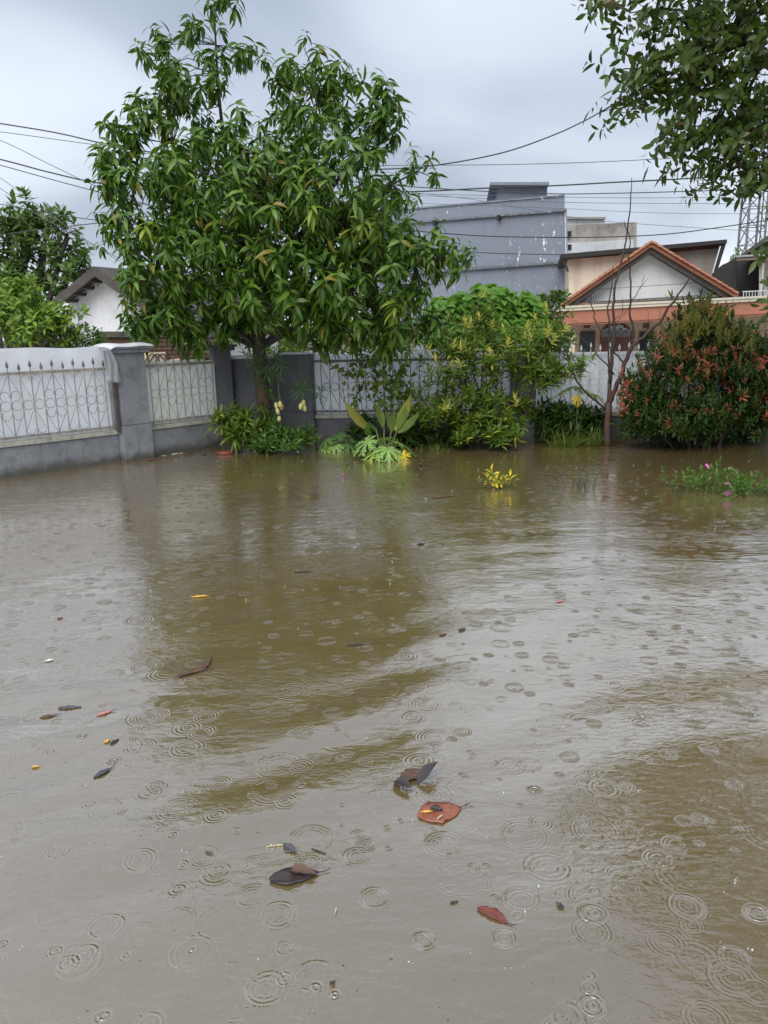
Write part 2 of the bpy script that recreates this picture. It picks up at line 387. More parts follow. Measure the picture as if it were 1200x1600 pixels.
M['brick'] = weathered('old_brick', (0.105, 0.05, 0.038), (0.075, 0.042, 0.034), (0.06, 0.05, 0.045), 2.5, 0.7, 0.9)
M['concrete'] = weathered('bare_concrete', (0.28, 0.27, 0.26), (0.22, 0.21, 0.20), (0.09, 0.085, 0.08), 0.7, 0.7, 0.9)
M['stained'] = weathered('black_stained_wall', (0.46, 0.45, 0.42), (0.26, 0.25, 0.23), (0.06, 0.06, 0.055), 0.45, 0.95, 0.9)
M['pale_wall'] = weathered('pale_far_wall', (0.55, 0.58, 0.62), (0.47, 0.50, 0.54), (0.2, 0.2, 0.2), 0.5, 0.5, 0.9)
M['dark_in'] = plain('dark_interior', (0.022, 0.023, 0.026), 0.8)  # near-black colour stands in for the shade inside openings
M['black_edge'] = plain('black_roof_edge', (0.016, 0.017, 0.02), 0.7)
M['wood_door'] = weathered('brown_wood', (0.16, 0.06, 0.035), (0.11, 0.042, 0.026), (0.05, 0.02, 0.015), 2.0, 0.5, 0.45)
M['glass'] = plain('window_glass', (0.035, 0.05, 0.065), 0.08, var=0.3)
M['fan_glass'] = plain('fanlight_glass', (0.45, 0.52, 0.58), 0.15, var=0.4, scale=20)
M['steel'] = plain('galvanised_steel', (0.17, 0.18, 0.20), 0.5, 0.3)
M['zinc'] = plain('zinc_roof', (0.36, 0.38, 0.40), 0.45, 0.3)
def building_grey():
    mt, nt, b, o = new_mat('grey_building_paint')
    p = pos(nt)
    c = mix(nt, rng(nt, noise(nt, 0.35, 5, 0.6, p), 0.3, 0.7), (0.190, 0.222, 0.280), (0.160, 0.190, 0.245))
    s = rng(nt, noise(nt, 0.5, 6, 0.7, pos(nt, (7, 7, 0.5))), 0.5, 0.8, 0, 0.6)
    c = mix(nt, s, c, (0.11, 0.125, 0.155))
    flake = mth(nt, 'MULTIPLY', rng(nt, noise(nt, 5.5, 5, 0.75, pos(nt, (1, 1, 0.55))), 0.60, 0.64),
                rng(nt, noise(nt, 0.42, 2, 0.5, p), 0.50, 0.58))
    c = mix(nt, flake, c, (0.72, 0.74, 0.76))
    nt.links.new(c, b.inputs['Base Color']); b.inputs['Roughness'].default_value = 0.8
    bump(nt, b, flake, -0.01)
    return mt
M['bld'] = building_grey()

# ------------------------------------------------------------------ the setting: ground and flood water
g = MB(); g.add([(-900,-900,-0.55),(900,-900,-0.55),(900,900,-0.55),(-900,900,-0.55)], [(0,1,2,3)])
tag(g.build('ground', M['ground']), kind='structure')
def spaced(a0, f0, f1, a1, st):
    l = list(np.arange(f0, f1 + 1e-6, st)); s = st; x = f1
    while x < a1: s *= 1.25; x += s; l.append(min(x, a1))
    s = st; x = f0; pre = []
    while x > a0: s *= 1.25; x -= s; pre.append(max(x, a0))
    return np.array(pre[::-1] + l)
xs = spaced(-60, -4.5, 4.5, 60, 0.045); ys = spaced(-30, 1.0, 7.0, 70, 0.04)
X, Y = np.meshgrid(xs, ys)
def swell(X, Y):
    env = np.exp(-((Y - 2.85) / 1.0) ** 2)
    wob = 0.10 * np.sin(1.3 * X + 0.8 * Y) + 0.07 * np.sin(2.1 * X - 1.1 * Y + 1.0)
    z = 0
    for kx, ky, lam, a, ph in ((-0.42, 0.91, 0.46, 0.0029, 0.3), (-0.16, 0.99, 0.62, 0.0026, 1.9), (-0.62, 0.78, 0.33, 0.0009, 4.0)):
        z = z + a * np.sin(2 * np.pi * ((kx * X + ky * Y + wob) / lam) + ph)
    z = z * (0.22 + env)
    z = z + 0.0011 * np.sin(2 * np.pi * (0.3 * X + Y + 1.3 * wob) / 0.95 + 0.4)
    fade = np.clip((9.0 - np.hypot(X, Y)) / 3.0, 0, 1)
    return z * fade
Z = swell(X, Y)
nx, ny = len(xs), len(ys)
V = np.stack([X.ravel(), Y.ravel(), Z.ravel()], 1)
idx = np.arange(nx * ny).reshape(ny, nx)
F = np.stack([idx[:-1, :-1].ravel(), idx[:-1, 1:].ravel(), idx[1:, 1:].ravel(), idx[1:, :-1].ravel()], 1)
wo = link('flood_water', quads_mesh('flood_water', V, F, M['water']))
tag(wo, kind='structure')

see_through(M['sheet_mossy'], 0.35, (0.90, 0.92, 0.88))
# ------------------------------------------------------------------ fence and pillars
P1 = Vector((-3.34, 10.30)); C0 = Vector((-2.36, 11.52)); L0 = Vector((-6.2, 7.24))
tL = (P1 - L0).normalized(); tM = (C0 - P1).normalized()
def backY(x): return 11.47 - 0.10 * x
def bk(x): return Vector((x, backY(x)))
SP = 0.132

def spear_mesh(mat):
    mb = MB(); pr = [(0, 0.010), (0.012, 0.017), (0.03, 0.018), (0.085, 0.001)]
    mb.tube([(0, 0, z) for z, r in pr], [r for z, r in pr], 4); return mb.mesh('spear_tip', mat)
def scroll_mesh(kind, mat, H):
    """iron ornament over two bar gaps, local: x along the fence, z up from the bottom rail, centred on x=0"""
    mb = MB(); mid = H * 0.5; r = SP * 0.5 - 0.008; t = 0.0040
    def arc(cx, cz, rr, a0, a1, n=11):
        mb.tube([(cx + rr * math.cos(R(a0 + (a1 - a0) * i / n)), 0, cz + rr * math.sin(R(a0 + (a1 - a0) * i / n))) for i in range(n + 1)], t, 4)
    for s in (-1, 1):
        arc(s * SP / 2, mid, r, 0, 360, 14)
        for v in (-1, 1):
            if kind == 0:          # V of flat iron with curled ends at the rail
                mb.tube([(s * 0.01, 0, mid + v * r * 0.9), (s * (SP * 0.93), 0, mid + v * (H * 0.43))], t, 4)
                a = (200, 20) if v > 0 else (160, 340)
                arc(s * SP * 0.5, mid + v * (H * 0.43), r * 0.8, a[0] if s > 0 else 180 - a[0], a[1] if s > 0 else 180 - a[1], 9)
            else:                  # hooked circle beside the ring, strut closing to the middle bar
                a0, a1 = (-60, 200) if v > 0 else (60, -200)
                arc(s * SP / 2, mid + v * r * 2.0, r * 0.92, a0 if s > 0 else 180 - a0, a1 if s > 0 else 180 - a1, 12)
                mb.tube([(s * SP * 0.92, 0, mid + v * r * 2.0), (s * 0.008, 0, mid + v * H * 0.49)], t, 4)
    return mb.mesh('scroll', mat)

def fence(A, B, label, z_sill=0.36, z_rail=1.19, wallmat='grey', ironmat='iron', sill=True, tips=True, tipmat=None):
    A = Vector((A[0], A[1])); B = Vector((B[0], B[1]))
    t2 = (B - A).normalized(); ang = math.atan2(t2.y, t2.x); n2 = Vector((t2.y, -t2.x)); Ln = (B - A).length
    root = empty('fence', (A.x, A.y, 0), ang)
    tag(root, label, 'fence', 'low walls with iron fence panels')
    MB().obox(A, B, 0.09, -0.6, z_sill).build('base_wall', M[wallmat], root, bevel=0.008)
    MB().obox(A, B, 0.115, z_sill + 0.002, z_sill + 0.055).build('sill', M['sill'], root, bevel=0.008)
    zb = z_sill + 0.085
    MB().obox(A, B, 0.014, zb, zb + 0.03, 0.06).build('rail', M[ironmat], root)
    MB().obox(A, B, 0.018, z_rail, z_rail + 0.035, 0.06).build('rail', M[ironmat], root)
    bar = MB().box((-0.0052, -0.0052, zb - 0.03), (0.0052, 0.0052, z_rail + 0.085)).mesh('bar', M[ironmat])
    tip = spear_mesh(M[tipmat or ironmat])
    H = z_rail - zb - 0.03
    sc = [scroll_mesh(0, M[ironmat], H), scroll_mesh(1, M[ironmat], H)]
    nb = int(Ln / SP); off = (Ln - (nb - 1) * SP) / 2
    for i in range(nb):
        b = link('bar', bar, root, False); b.location = (off + i * SP, -0.085, 0)
        if tips:
            k = link('spear_tip', tip, b, False); k.location = (0, 0, z_rail + (0.085 if i % 2 else 0.055))
        if i % 2 == 1 and i < nb - 1:
            s = link('scroll', sc[(i // 2) % 2], root, False); s.location = (off + i * SP, -0.076, zb + 0.03)
    return root, t2, n2
def sheet(name, A, B, z0, z1, label, mat, off=0.02, seed=0, topwave=0.01):
    """plastic sheet tied behind the bars: a wavy skin with thickness"""
    A = Vector((A[0], A[1])); B = Vector((B[0], B[1])); t = (B - A).normalized(); n = Vector((t.y, -t.x)); Ln = (B - A).length
    r = np.random.default_rng(seed); nu, nv = max(8, int(Ln / 0.07)), 14
    ph = r.uniform(0, 6.28, 6)
    V = []
    for j in range(nv + 1):
        for i in range(nu + 1):
            u = i / nu * Ln; vv = j / nv
            d = off + 0.007 * math.sin(u * 9 + ph[0] + 2 * vv) + 0.005 * math.sin(u * 21 + ph[1]) * (0.4 + vv) + 0.004 * math.sin(vv * 14 + ph[2] + u * 2)
            z = z0 + (z1 - z0) * vv + (topwave * (math.sin(u * 3.1 + ph[3]) + 0.5 * math.sin(u * 7.7 + ph[4])) if j == nv else 0)
            p = A + t * u + n * d
            V.append((p.x, p.y, z))
    F = [(j*(nu+1)+i, j*(nu+1)+i+1, (j+1)*(nu+1)+i+1, (j+1)*(nu+1)+i) for j in range(nv) for i in range(nu)]
    o = link(name, quads_mesh(name, V, F, mat))
    return tag(o, label, 'sheet', 'white sheets behind the fence bars')

def pillar(c, ang, w, d, h, label, mat='grey', cap=True, groove=True, capmat=None, capover=0.05):
    root = empty('fence_pillar', (c[0], c[1], 0), ang)
    tag(root, label, 'pillar', 'fence pillars')
    def part(name, mb, mt, bev):
        me = mb.mesh(name, mt); bm = bmesh.new(); bm.from_mesh(me)
        bmesh.ops.bevel(bm, geom=list(bm.edges), offset=bev, segments=2, affect='EDGES'); bm.to_mesh(me); bm.free()
        return link(name, me, root, False)
    if groove:
        part('plinth', MB().box((-w/2 - 0.012, -d/2 - 0.012, -0.6), (w/2 + 0.012, d/2 + 0.012, 0.47)), M[mat], 0.008)
        part('shaft', MB().box((-w/2, -d/2, 0.471), (w/2, d/2, h)), M[mat], 0.008)
    else:
        part('shaft', MB().box((-w/2, -d/2, -0.6), (w/2, d/2, h)), M[mat], 0.008)
    if cap:
        part('cap', MB().box((-w/2 - capover, -d/2 - capover, h + 0.001), (w/2 + capover, d/2 + capover, h + 0.05)), M[capmat or mat], 0.006)
        part('cap_slab', MB().box((-w/2 - capover - 0.03, -d/2 - capover - 0.03, h + 0.051), (w/2 + capover + 0.03, d/2 + capover + 0.03, h + 0.085)), M[capmat or mat], 0.006)
    return root

angL = math.atan2(tL.y, tL.x); angM = math.atan2(tM.y, tM.x); angB = math.atan2(-0.10, 1)
nL = Vector((tL.y, -tL.x))
pc = P1 - tL * 0.05
pillar(pc, angL + 0.05, 0.42, 0.36, 1.40, 'wide grey plaster pillar between the two left fence panels')
fence(L0, P1 - tL * 0.27, 'rusting iron fence panel on grey wall at the left edge', ironmat='iron', tipmat='iron_dark')
sheet('plastic_sheet', L0 - tL * 0.2, P1 - tL * 0.30, 0.43, 1.495, 'white plastic sheet behind left fence, rising above the spear tips', M['sheet'], 0.02, 1)
fence(P1 + tM * 0.17, C0 - tM * 0.13, 'short iron fence panel between wide pillar and corner pillar', ironmat='iron', z_rail=1.20)
sheet('plastic_sheet', P1 + tM * 0.17, C0 - tM * 0.14, 0.43, 1.26, 'mossy stained white sheet behind the short fence panel', M['sheet_mossy'], 0.02, 2)
# sheet draped over the wide pillar's cap and hanging off its left side
mb = MB(); nu, nv = 14, 12
prof = []
tp = Vector((math.cos(angL + 0.05), math.sin(angL + 0.05))); np_ = Vector((tp.y, -tp.x))
V = []
for i in range(nu + 1):
    u = i / nu
    for j in range(nv + 1):
        v = j / nv - 0.5
        a = -0.34 + 0.65 * u; bb = v * 0.56
        zc = 1.499 + 0.024 * (1 - (2 * v) ** 2) + 0.006 * math.sin(9 * u + 3 * v)
        if u < 0.12: zc -= (0.12 - u) * 0.35
        if abs(v) > 0.45: zc -= 0.016
        p = pc + tp * a + np_ * bb
        V.append((p.x, p.y, zc))
mb.add(V, [(i*(nv+1)+j, i*(nv+1)+j+1, (i+1)*(nv+1)+j+1, (i+1)*(nv+1)+j) for i in range(nu) for j in range(nv)])
o = mb.build('plastic_sheet', M['sheet'], smooth=True); o.modifiers.new('t', 'SOLIDIFY').thickness = 0.004
tag(o, 'white plastic sheet draped over the cap of the wide grey pillar', 'sheet')
mb = MB(); V = []; nu, nv = 8, 14
for j in range(nv + 1):
    v = j / nv
    for i in range(nu + 1):
        u = i / nu
        wd = 0.10 + 0.10 * min(1, v * 2.2)
        a = -0.38 + u * wd - 0.05 + (0.05 * v)
        p = pc + tp * a + np_ * (0.215 + 0.012 * math.sin(14 * u + 5 * v) + 0.02 * (1 - v))
        V.append((p.x, p.y, 1.47 - 0.42 * v - 0.03 * u * v))
mb.add(V, [(j*(nu+1)+i, j*(nu+1)+i+1, (j+1)*(nu+1)+i+1, (j+1)*(nu+1)+i) for j in range(nv) for i in range(nu)])
o = mb.build('sheet_flap', M['grey_sheet'], smooth=True); o.modifiers.new('t', 'SOLIDIFY').thickness = 0.004
tag(o, 'loose plastic flap hanging down the left side of the wide pillar', 'sheet')
o = MB().obox(pc - tp * 0.275, pc - tp * 0.235, 0.03, 0.40, 1.06, 0.15).build('wooden_post', M['wood_old'], bevel=0.004)
tag(o, 'grey wooden batten standing against the left side of the wide pillar', 'post')

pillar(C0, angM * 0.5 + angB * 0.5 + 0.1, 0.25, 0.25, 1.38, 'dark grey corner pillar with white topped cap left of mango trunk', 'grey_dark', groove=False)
# solid grey wall section behind the mango trunk, with a wide pier at its right end
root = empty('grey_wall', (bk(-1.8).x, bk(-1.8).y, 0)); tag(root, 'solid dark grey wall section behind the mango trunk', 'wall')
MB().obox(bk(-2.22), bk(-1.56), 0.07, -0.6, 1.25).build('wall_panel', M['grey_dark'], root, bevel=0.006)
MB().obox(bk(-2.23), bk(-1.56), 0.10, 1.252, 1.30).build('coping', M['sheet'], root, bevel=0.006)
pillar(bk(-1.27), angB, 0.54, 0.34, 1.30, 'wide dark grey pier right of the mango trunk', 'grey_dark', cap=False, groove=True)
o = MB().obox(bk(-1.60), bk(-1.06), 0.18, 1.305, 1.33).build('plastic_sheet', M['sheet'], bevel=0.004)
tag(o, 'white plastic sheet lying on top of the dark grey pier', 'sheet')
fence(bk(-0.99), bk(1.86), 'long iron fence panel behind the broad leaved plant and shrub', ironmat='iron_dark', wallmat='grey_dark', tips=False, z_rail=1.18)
sheet('plastic_sheet', bk(-0.98), bk(1.86), 0.43, 1.32, 'white plastic sheet on the middle fence panel, uneven top edge', M['sheet'], 0.02, 3, 0.02)
pillar(bk(2.05), angB, 0.36, 0.34, 1.30, 'grey fence pillar right behind the yellow tipped shrub', 'grey', cap=True, groove=False, capover=0.03)
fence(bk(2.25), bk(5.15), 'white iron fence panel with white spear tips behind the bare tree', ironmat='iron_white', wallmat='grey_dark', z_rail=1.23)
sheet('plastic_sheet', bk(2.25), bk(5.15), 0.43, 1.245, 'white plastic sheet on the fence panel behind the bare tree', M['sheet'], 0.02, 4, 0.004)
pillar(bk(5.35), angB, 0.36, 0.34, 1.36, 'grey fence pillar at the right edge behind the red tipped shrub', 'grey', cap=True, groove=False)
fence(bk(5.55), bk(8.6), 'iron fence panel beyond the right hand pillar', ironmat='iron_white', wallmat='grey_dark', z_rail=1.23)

# ------------------------------------------------------------------ leaves and sprays (numpy templates)
def leaf_tpl(Ln, Wd, droop=0.8, fold=0.25, ns=4, p0=0.75, wav=0.0, r=None):
    s = np.linspace(0, 1, ns + 1)
    ang = -droop * s ** 1.2
    dx = np.cos(ang); dz = np.sin(ang)
    x = np.concatenate([[0], np.cumsum((dx[:-1] + dx[1:]) / 2)]) / ns * Ln
    z = np.concatenate([[0], np.cumsum((dz[:-1] + dz[1:]) / 2)]) / ns * Ln
    w = Wd * 0.5 * np.sin(np.pi * np.clip(s, 0.03, 0.985) ** p0)
    if wav and r is not None: z = z + r.normal(0, wav, ns + 1) * Ln
    V = np.zeros(((ns + 1) * 3, 3))
    nxv, nzv = -np.sin(ang), np.cos(ang)
    for k, sg in ((0, 1), (1, 0), (2, -1)):
        V[k::3, 0] = x + (nxv * fold * w if sg else 0)
        V[k::3, 1] = sg * w
        V[k::3, 2] = z + (nzv * fold * w if sg else 0)
    F = []
    for i in range(ns):
        a = i * 3
        F += [(a, a + 1, a + 4, a + 3), (a + 1, a + 2, a + 5, a + 4)]
    return V, np.array(F)
def rotz(a): c, s = math.cos(a), math.sin(a); return np.array([[c, -s, 0], [s, c, 0], [0, 0, 1]])
def roty(a): c, s = math.cos(a), math.sin(a); return np.array([[c, 0, s], [0, 1, 0], [-s, 0, c]])
def rotx(a): c, s = math.cos(a), math.sin(a); return np.array([[1, 0, 0], [0, c, -s], [0, s, c]])
def join(parts):
    Vs, Fs, n = [], [], 0
    for V, F in parts:
        Vs.append(V); Fs.append(F + n); n += len(V)
    return np.concatenate(Vs), np.concatenate(Fs)
def spray(r, n, Ln, Wd, tilt, up=(10, 70), droop=(0.5, 1.2), stem=0.10, fold=0.25, ns=4, jit=0.2, p0=0.75):
    """whorl of leaves round a shoot tip; tilt is the shoot's lean from vertical"""
    T = roty(tilt) 
    parts = []
    for i in range(n):
        f = i / max(1, n - 1)
        L_ = Ln * r.uniform(0.7, 1.1); D = r.uniform(*droop)
        V, F = leaf_tpl(L_, Wd * r.uniform(0.85, 1.15), D, fold, ns, p0)
        elev = R(up[0] + (up[1] - up[0]) * f ** 1.3 + r.normal(0, 8))
        A = rotz(i * 2.4 + r.normal(0, jit)) @ roty(-elev) @ rotx(r.normal(0, 0.3))
        V = V @ A.T + np.array([0, 0, stem * f])
        parts.append((V, F))
    V, F = join(parts)
    return V @ T.T, F
def gravity(V, k):
    """let the outer leaf tips sag"""
    d = np.hypot(V[:, 0], V[:, 1]); V = V.copy(); V[:, 2] -= k * d * d; return V
def in_blobs(r, blobs, n, shell=0.55):
    """points spread through ellipsoid blobs (centre, radii), weighted by volume^(2/3)"""
    wts = np.array([(b[1][0] * b[1][1] * b[1][2]) ** (2/3) * (b[2] if len(b) > 2 else 1) for b in blobs]); wts /= wts.sum()
    ids = r.choice(len(blobs), n, p=wts)
    pts = []; out = []
    for i in ids:
        d = r.normal(size=3); d /= np.linalg.norm(d)
        q = (shell + (1 - shell) * r.random() ** 0.6) if r.random() < 0.75 else r.random() ** 0.5
        pts.append(np.array(blobs[i][0]) + d * np.array(blobs[i][1]) * q); out.append(d)
    return np.array(pts), np.array(out), ids
def pblob(px, py, rx, ry, Y, ry_depth=None, wt=1.0):
    k = mpp(Y); c = P(px, py, Y)
    return ((c.x, c.y, c.z), (rx * k, (ry_depth if ry_depth else rx * k * 0.8), ry * k), wt)
def foliage(r, temps, pts, outs, smin=0.8, smax=1.2, face=None):
    parts = []
    for p, d in zip(pts, outs):
        V, F = temps[r.integers(len(temps))]
        a = math.atan2(d[1], d[0]) + r.normal(0, 0.5)
        parts.append(((V * r.uniform(smin, smax)) @ rotz(a).T + p, F))
    return join(parts)
def limb(mb, a, b, r0, r1, r, sag=0.1, n=6, sides=5):
    a, b = Vector(a), Vector(b); L_ = (b - a).length; pts, rad = [], []
    w1 = Vector(r.normal(0, 0.05, 3)) * L_; 
    for i in range(n + 1):
        t = i / n
        p = a.lerp(b, t) + w1 * math.sin(math.pi * t) + Vector((0, 0, sag * L_ * math.sin(math.pi * t)))
        pts.append(p); rad.append(r0 + (r1 - r0) * t)
    mb.tube(pts, rad, sides); return pts

# ------------------------------------------------------------------ mango tree
def mango():
    r = np.random.default_rng(11)
    Y0 = 11.02
    base = P(412, 690, Y0); base.z = -0.5
    root = empty('mango_tree', (base.x, base.y, -0.5))
    tag(root, 'tall mango tree with drooping leaves in front of the grey wall', 'tree')
    B = lambda px, py, rx, ry, dy=0.0, wt=1.0: pblob(px, py, rx, ry, Y0 + dy, rx * mpp(Y0) * 0.85, wt)
    blobs = [B(335, 22, 32, 26, 0, 1.2), B(285, 75, 38, 30, 0.1, 0.9), B(238, 92, 26, 26, 0.0, 0.9), B(365, 80, 28, 30, 0.1, 0.8), B(392, 92, 12, 22, -0.1, 0.9), B(300, 130, 45, 40, -0.2, 0.8),
             B(455, 110, 38, 36, -0.1, 1.1), B(495, 150, 46, 46, 0.2), B(560, 170, 55, 40, 0.0), B(612, 180, 24, 30, -0.1), B(585, 225, 40, 26, 0.2, 0.7),
             B(652, 268, 34, 22, -0.2, 1.2), B(600, 290, 30, 24, 0, 0.9), B(225, 190, 34, 38, 0), B(185, 225, 22, 30, -0.2), B(180, 272, 26, 26, -0.3), B(270, 225, 65, 60, 0.1),
             B(230, 320, 70, 65, -0.4), B(195, 375, 36, 50, -0.2), B(245, 420, 70, 60, -0.5), B(215, 470, 30, 36, -0.2), B(275, 490, 70, 40, -0.2), B(330, 300, 80, 80, -0.7),
             B(430, 240, 90, 70, -0.2), B(420, 350, 110, 90, -0.8), B(350, 420, 90, 75, -0.9), B(515, 260, 80, 65, -0.5), B(520, 345, 90, 70, -0.9), B(595, 360, 65, 55, -0.5),
             B(460, 450, 100, 60, -1.0), B(560, 430, 90, 65, -0.9), B(635, 430, 60, 50, -0.6), B(690, 408, 42, 26, -0.5, 1.2), B(640, 375, 40, 30, -0.3), B(570, 500, 80, 42, -0.7), B(630, 500, 50, 42, -0.5),
             B(600, 540, 44, 22, -0.6), B(530, 535, 40, 18, -0.4), B(480, 505, 60, 36, -0.6), B(340, 500, 60, 30, -0.3), B(250, 522, 44, 22, -0.3), B(310, 535, 44, 18, -0.2), B(400, 400, 130, 120, 0.5, 0.7), B(520, 380, 110, 110, 0.5, 0.6), B(300, 380, 90, 110, 0.5, 0.6)]
    pts, outs, ids = in_blobs(r, blobs, 1500, 0.62)
    # sparse crown holes: thin out where sky shows through low in the middle
    temps = []
    for i in range(10):
        V, F = spray(r, r.integers(11, 16), 0.205, 0.049, R(r.uniform(15, 55)), (-68, 25), (0.4, 1.1), 0.17, 0.22, 4)
        temps.append((gravity(V, 1.05), F))
    tm = [quads_mesh('leaf_spray', V, F, M['mango_leaf']) for V, F in temps]
    tmy = [quads_mesh('young_leaf_spray', V * 0.85, F, M['mango_young']) for V, F in temps[:4]]
    order = np.argsort(pts[:, 1] - 0.25 * outs[:, 2])
    near = set(order[:330:1].tolist())
    rest_p, rest_o = [], []
    cnt = 0
    for i in range(len(pts)):
        d = outs[i]; a = math.atan2(d[1], d[0]) + r.normal(0, 0.5); s = r.uniform(0.65, 1.25)
        if i in near and cnt < 290:
            young = r.random() < 0.05
            o = link('young_leaf_spray' if young else 'leaf_spray', tmy[r.integers(4)] if young else tm[r.integers(len(tm))], root, False); cnt += 1
            o.location = Vector(pts[i]) - Vector(root.location); o.rotation_euler = (r.normal(0, 0.12), r.normal(0, 0.12), a); o.scale = (s, s, s)
        else:
            rest_p.append(pts[i]); rest_o.append(d)
    V, F = foliage(r, temps, rest_p, rest_o, 0.65, 1.25)
    o = link('crown', quads_mesh('crown', V, F, M['mango_leaf']), root); tag(o, kind='stuff')
    # trunk, limbs and twigs
    mb = MB()
    k = [base, P(414, 640, Y0), P(408, 590, Y0), P(405, 545, Y0), P(402, 500, Y0)]
    mb.tube(k, [0.13, 0.115, 0.10, 0.095, 0.09], 10)
    mb.build('trunk', M['bark'], root, smooth=True)
    lb = MB(); top = k[-1]; nodes = []
    mains = [(0, 330, 60), (7, 500, 160), (9, 600, 200), (16, 260, 230), (19, 250, 430), (24, 420, 340), (30, 560, 430), (27, 530, 330), (32, 690, 410), (21, 270, 485), (11, 650, 268), (15, 190, 270)]
    for bi, px, py in mains:
        e_ = Vector(blobs[bi][0])
        pp = limb(lb, top if py < 400 else k[-2], e_, 0.055 if py < 300 else 0.04, 0.009, r, 0.06 if py < 400 else 0.02, 9, 6)
        nodes += pp[3:]
    lb.build('limbs', M['bark_dark'], root, smooth=True)
    nd = np.array([tuple(n) for n in nodes])
    tw = MB()
    for i in range(0, len(pts), 2):
        dd = np.linalg.norm(nd - pts[i], axis=1); q = int(dd.argmin())
        if dd[q] > 1.3: continue
        limb(tw, nd[q], pts[i], 0.009, 0.004, r, 0.05, 3, 3)
    tag(tw.build('twigs', M['bark_dark'], root), kind='stuff')
    # pale hanging mangoes on their long stalks
    fr = MB()
    for j, (px, py, dy) in enumerate([(432, 634, -.15), (440, 636, -.1), (434, 643, -.18), (436, 655, -.15), (438, 632, -.2), (470, 635, -.25), (476, 638, -.2), (474, 630, -.18)]):
        c = P(px, py, Y0 - 0.1 + dy)
        bm = bmesh.new(); bmesh.ops.create_uvsphere(bm, u_segments=10, v_segments=8, radius=0.036)
        for v in bm.verts:
            v.co.z *= 1.4; v.co.x *= 0.85; v.co.x += 0.10 * (v.co.z) * (1 if j % 2 else -1)
        me = bpy.data.meshes.new('mango'); bm.to_mesh(me); bm.free(); me.materials.append(M['mango_fruit'])
        me.polygons.foreach_set('use_smooth', [True] * len(me.polygons))
        o = link('mango', me, root, False); o.location = c - root.location
        st = MB(); tpx = (432 if px < 450 else 468); st.tube([P(px, py - 4, Y0 - 0.1 + dy), P(tpx + 4, py - 22, Y0 - 0.12), P(tpx, 560, Y0 - 0.05)], 0.004, 4)
        st.build('stalk', M['green_stem'], o)
    # narrow leaf tufts growing on the trunk
    tuft = [spray(r, 16, 0.30, 0.022, R(t), (-20, 80), (0.8, 1.6), 0.1, 0.1, 4) for t in (10, 40, 60)]
    pp, oo = [], []
    for px, py in ((395, 575), (402, 560), (425, 565), (430, 590), (398, 600), (420, 545), (385, 560), (440, 570), (463, 606), (505, 618), (470, 612)):
        q = P(px + r.normal(0, 4), py, Y0 - 0.18); pp.append(np.array(q)); oo.append(r.normal(size=3))
    V, F = foliage(r, tuft, pp, oo, 0.6, 0.95)
    o = link('trunk_leaf_tuft', quads_mesh('trunk_leaf_tuft', V, F, M['orchid_leaf']), root)
    V, F = foliage(r, temps, [np.array(P(x, y, Y0 - 0.2)) for x, y in ((420, 590), (425, 615), (412, 640), (428, 650))], r.normal(size=(4, 3)), 0.5, 0.7)
    link('low_leaf_spray', quads_mesh('low_leaf_spray', V, F, M['ground_leaf']), root)
mango()

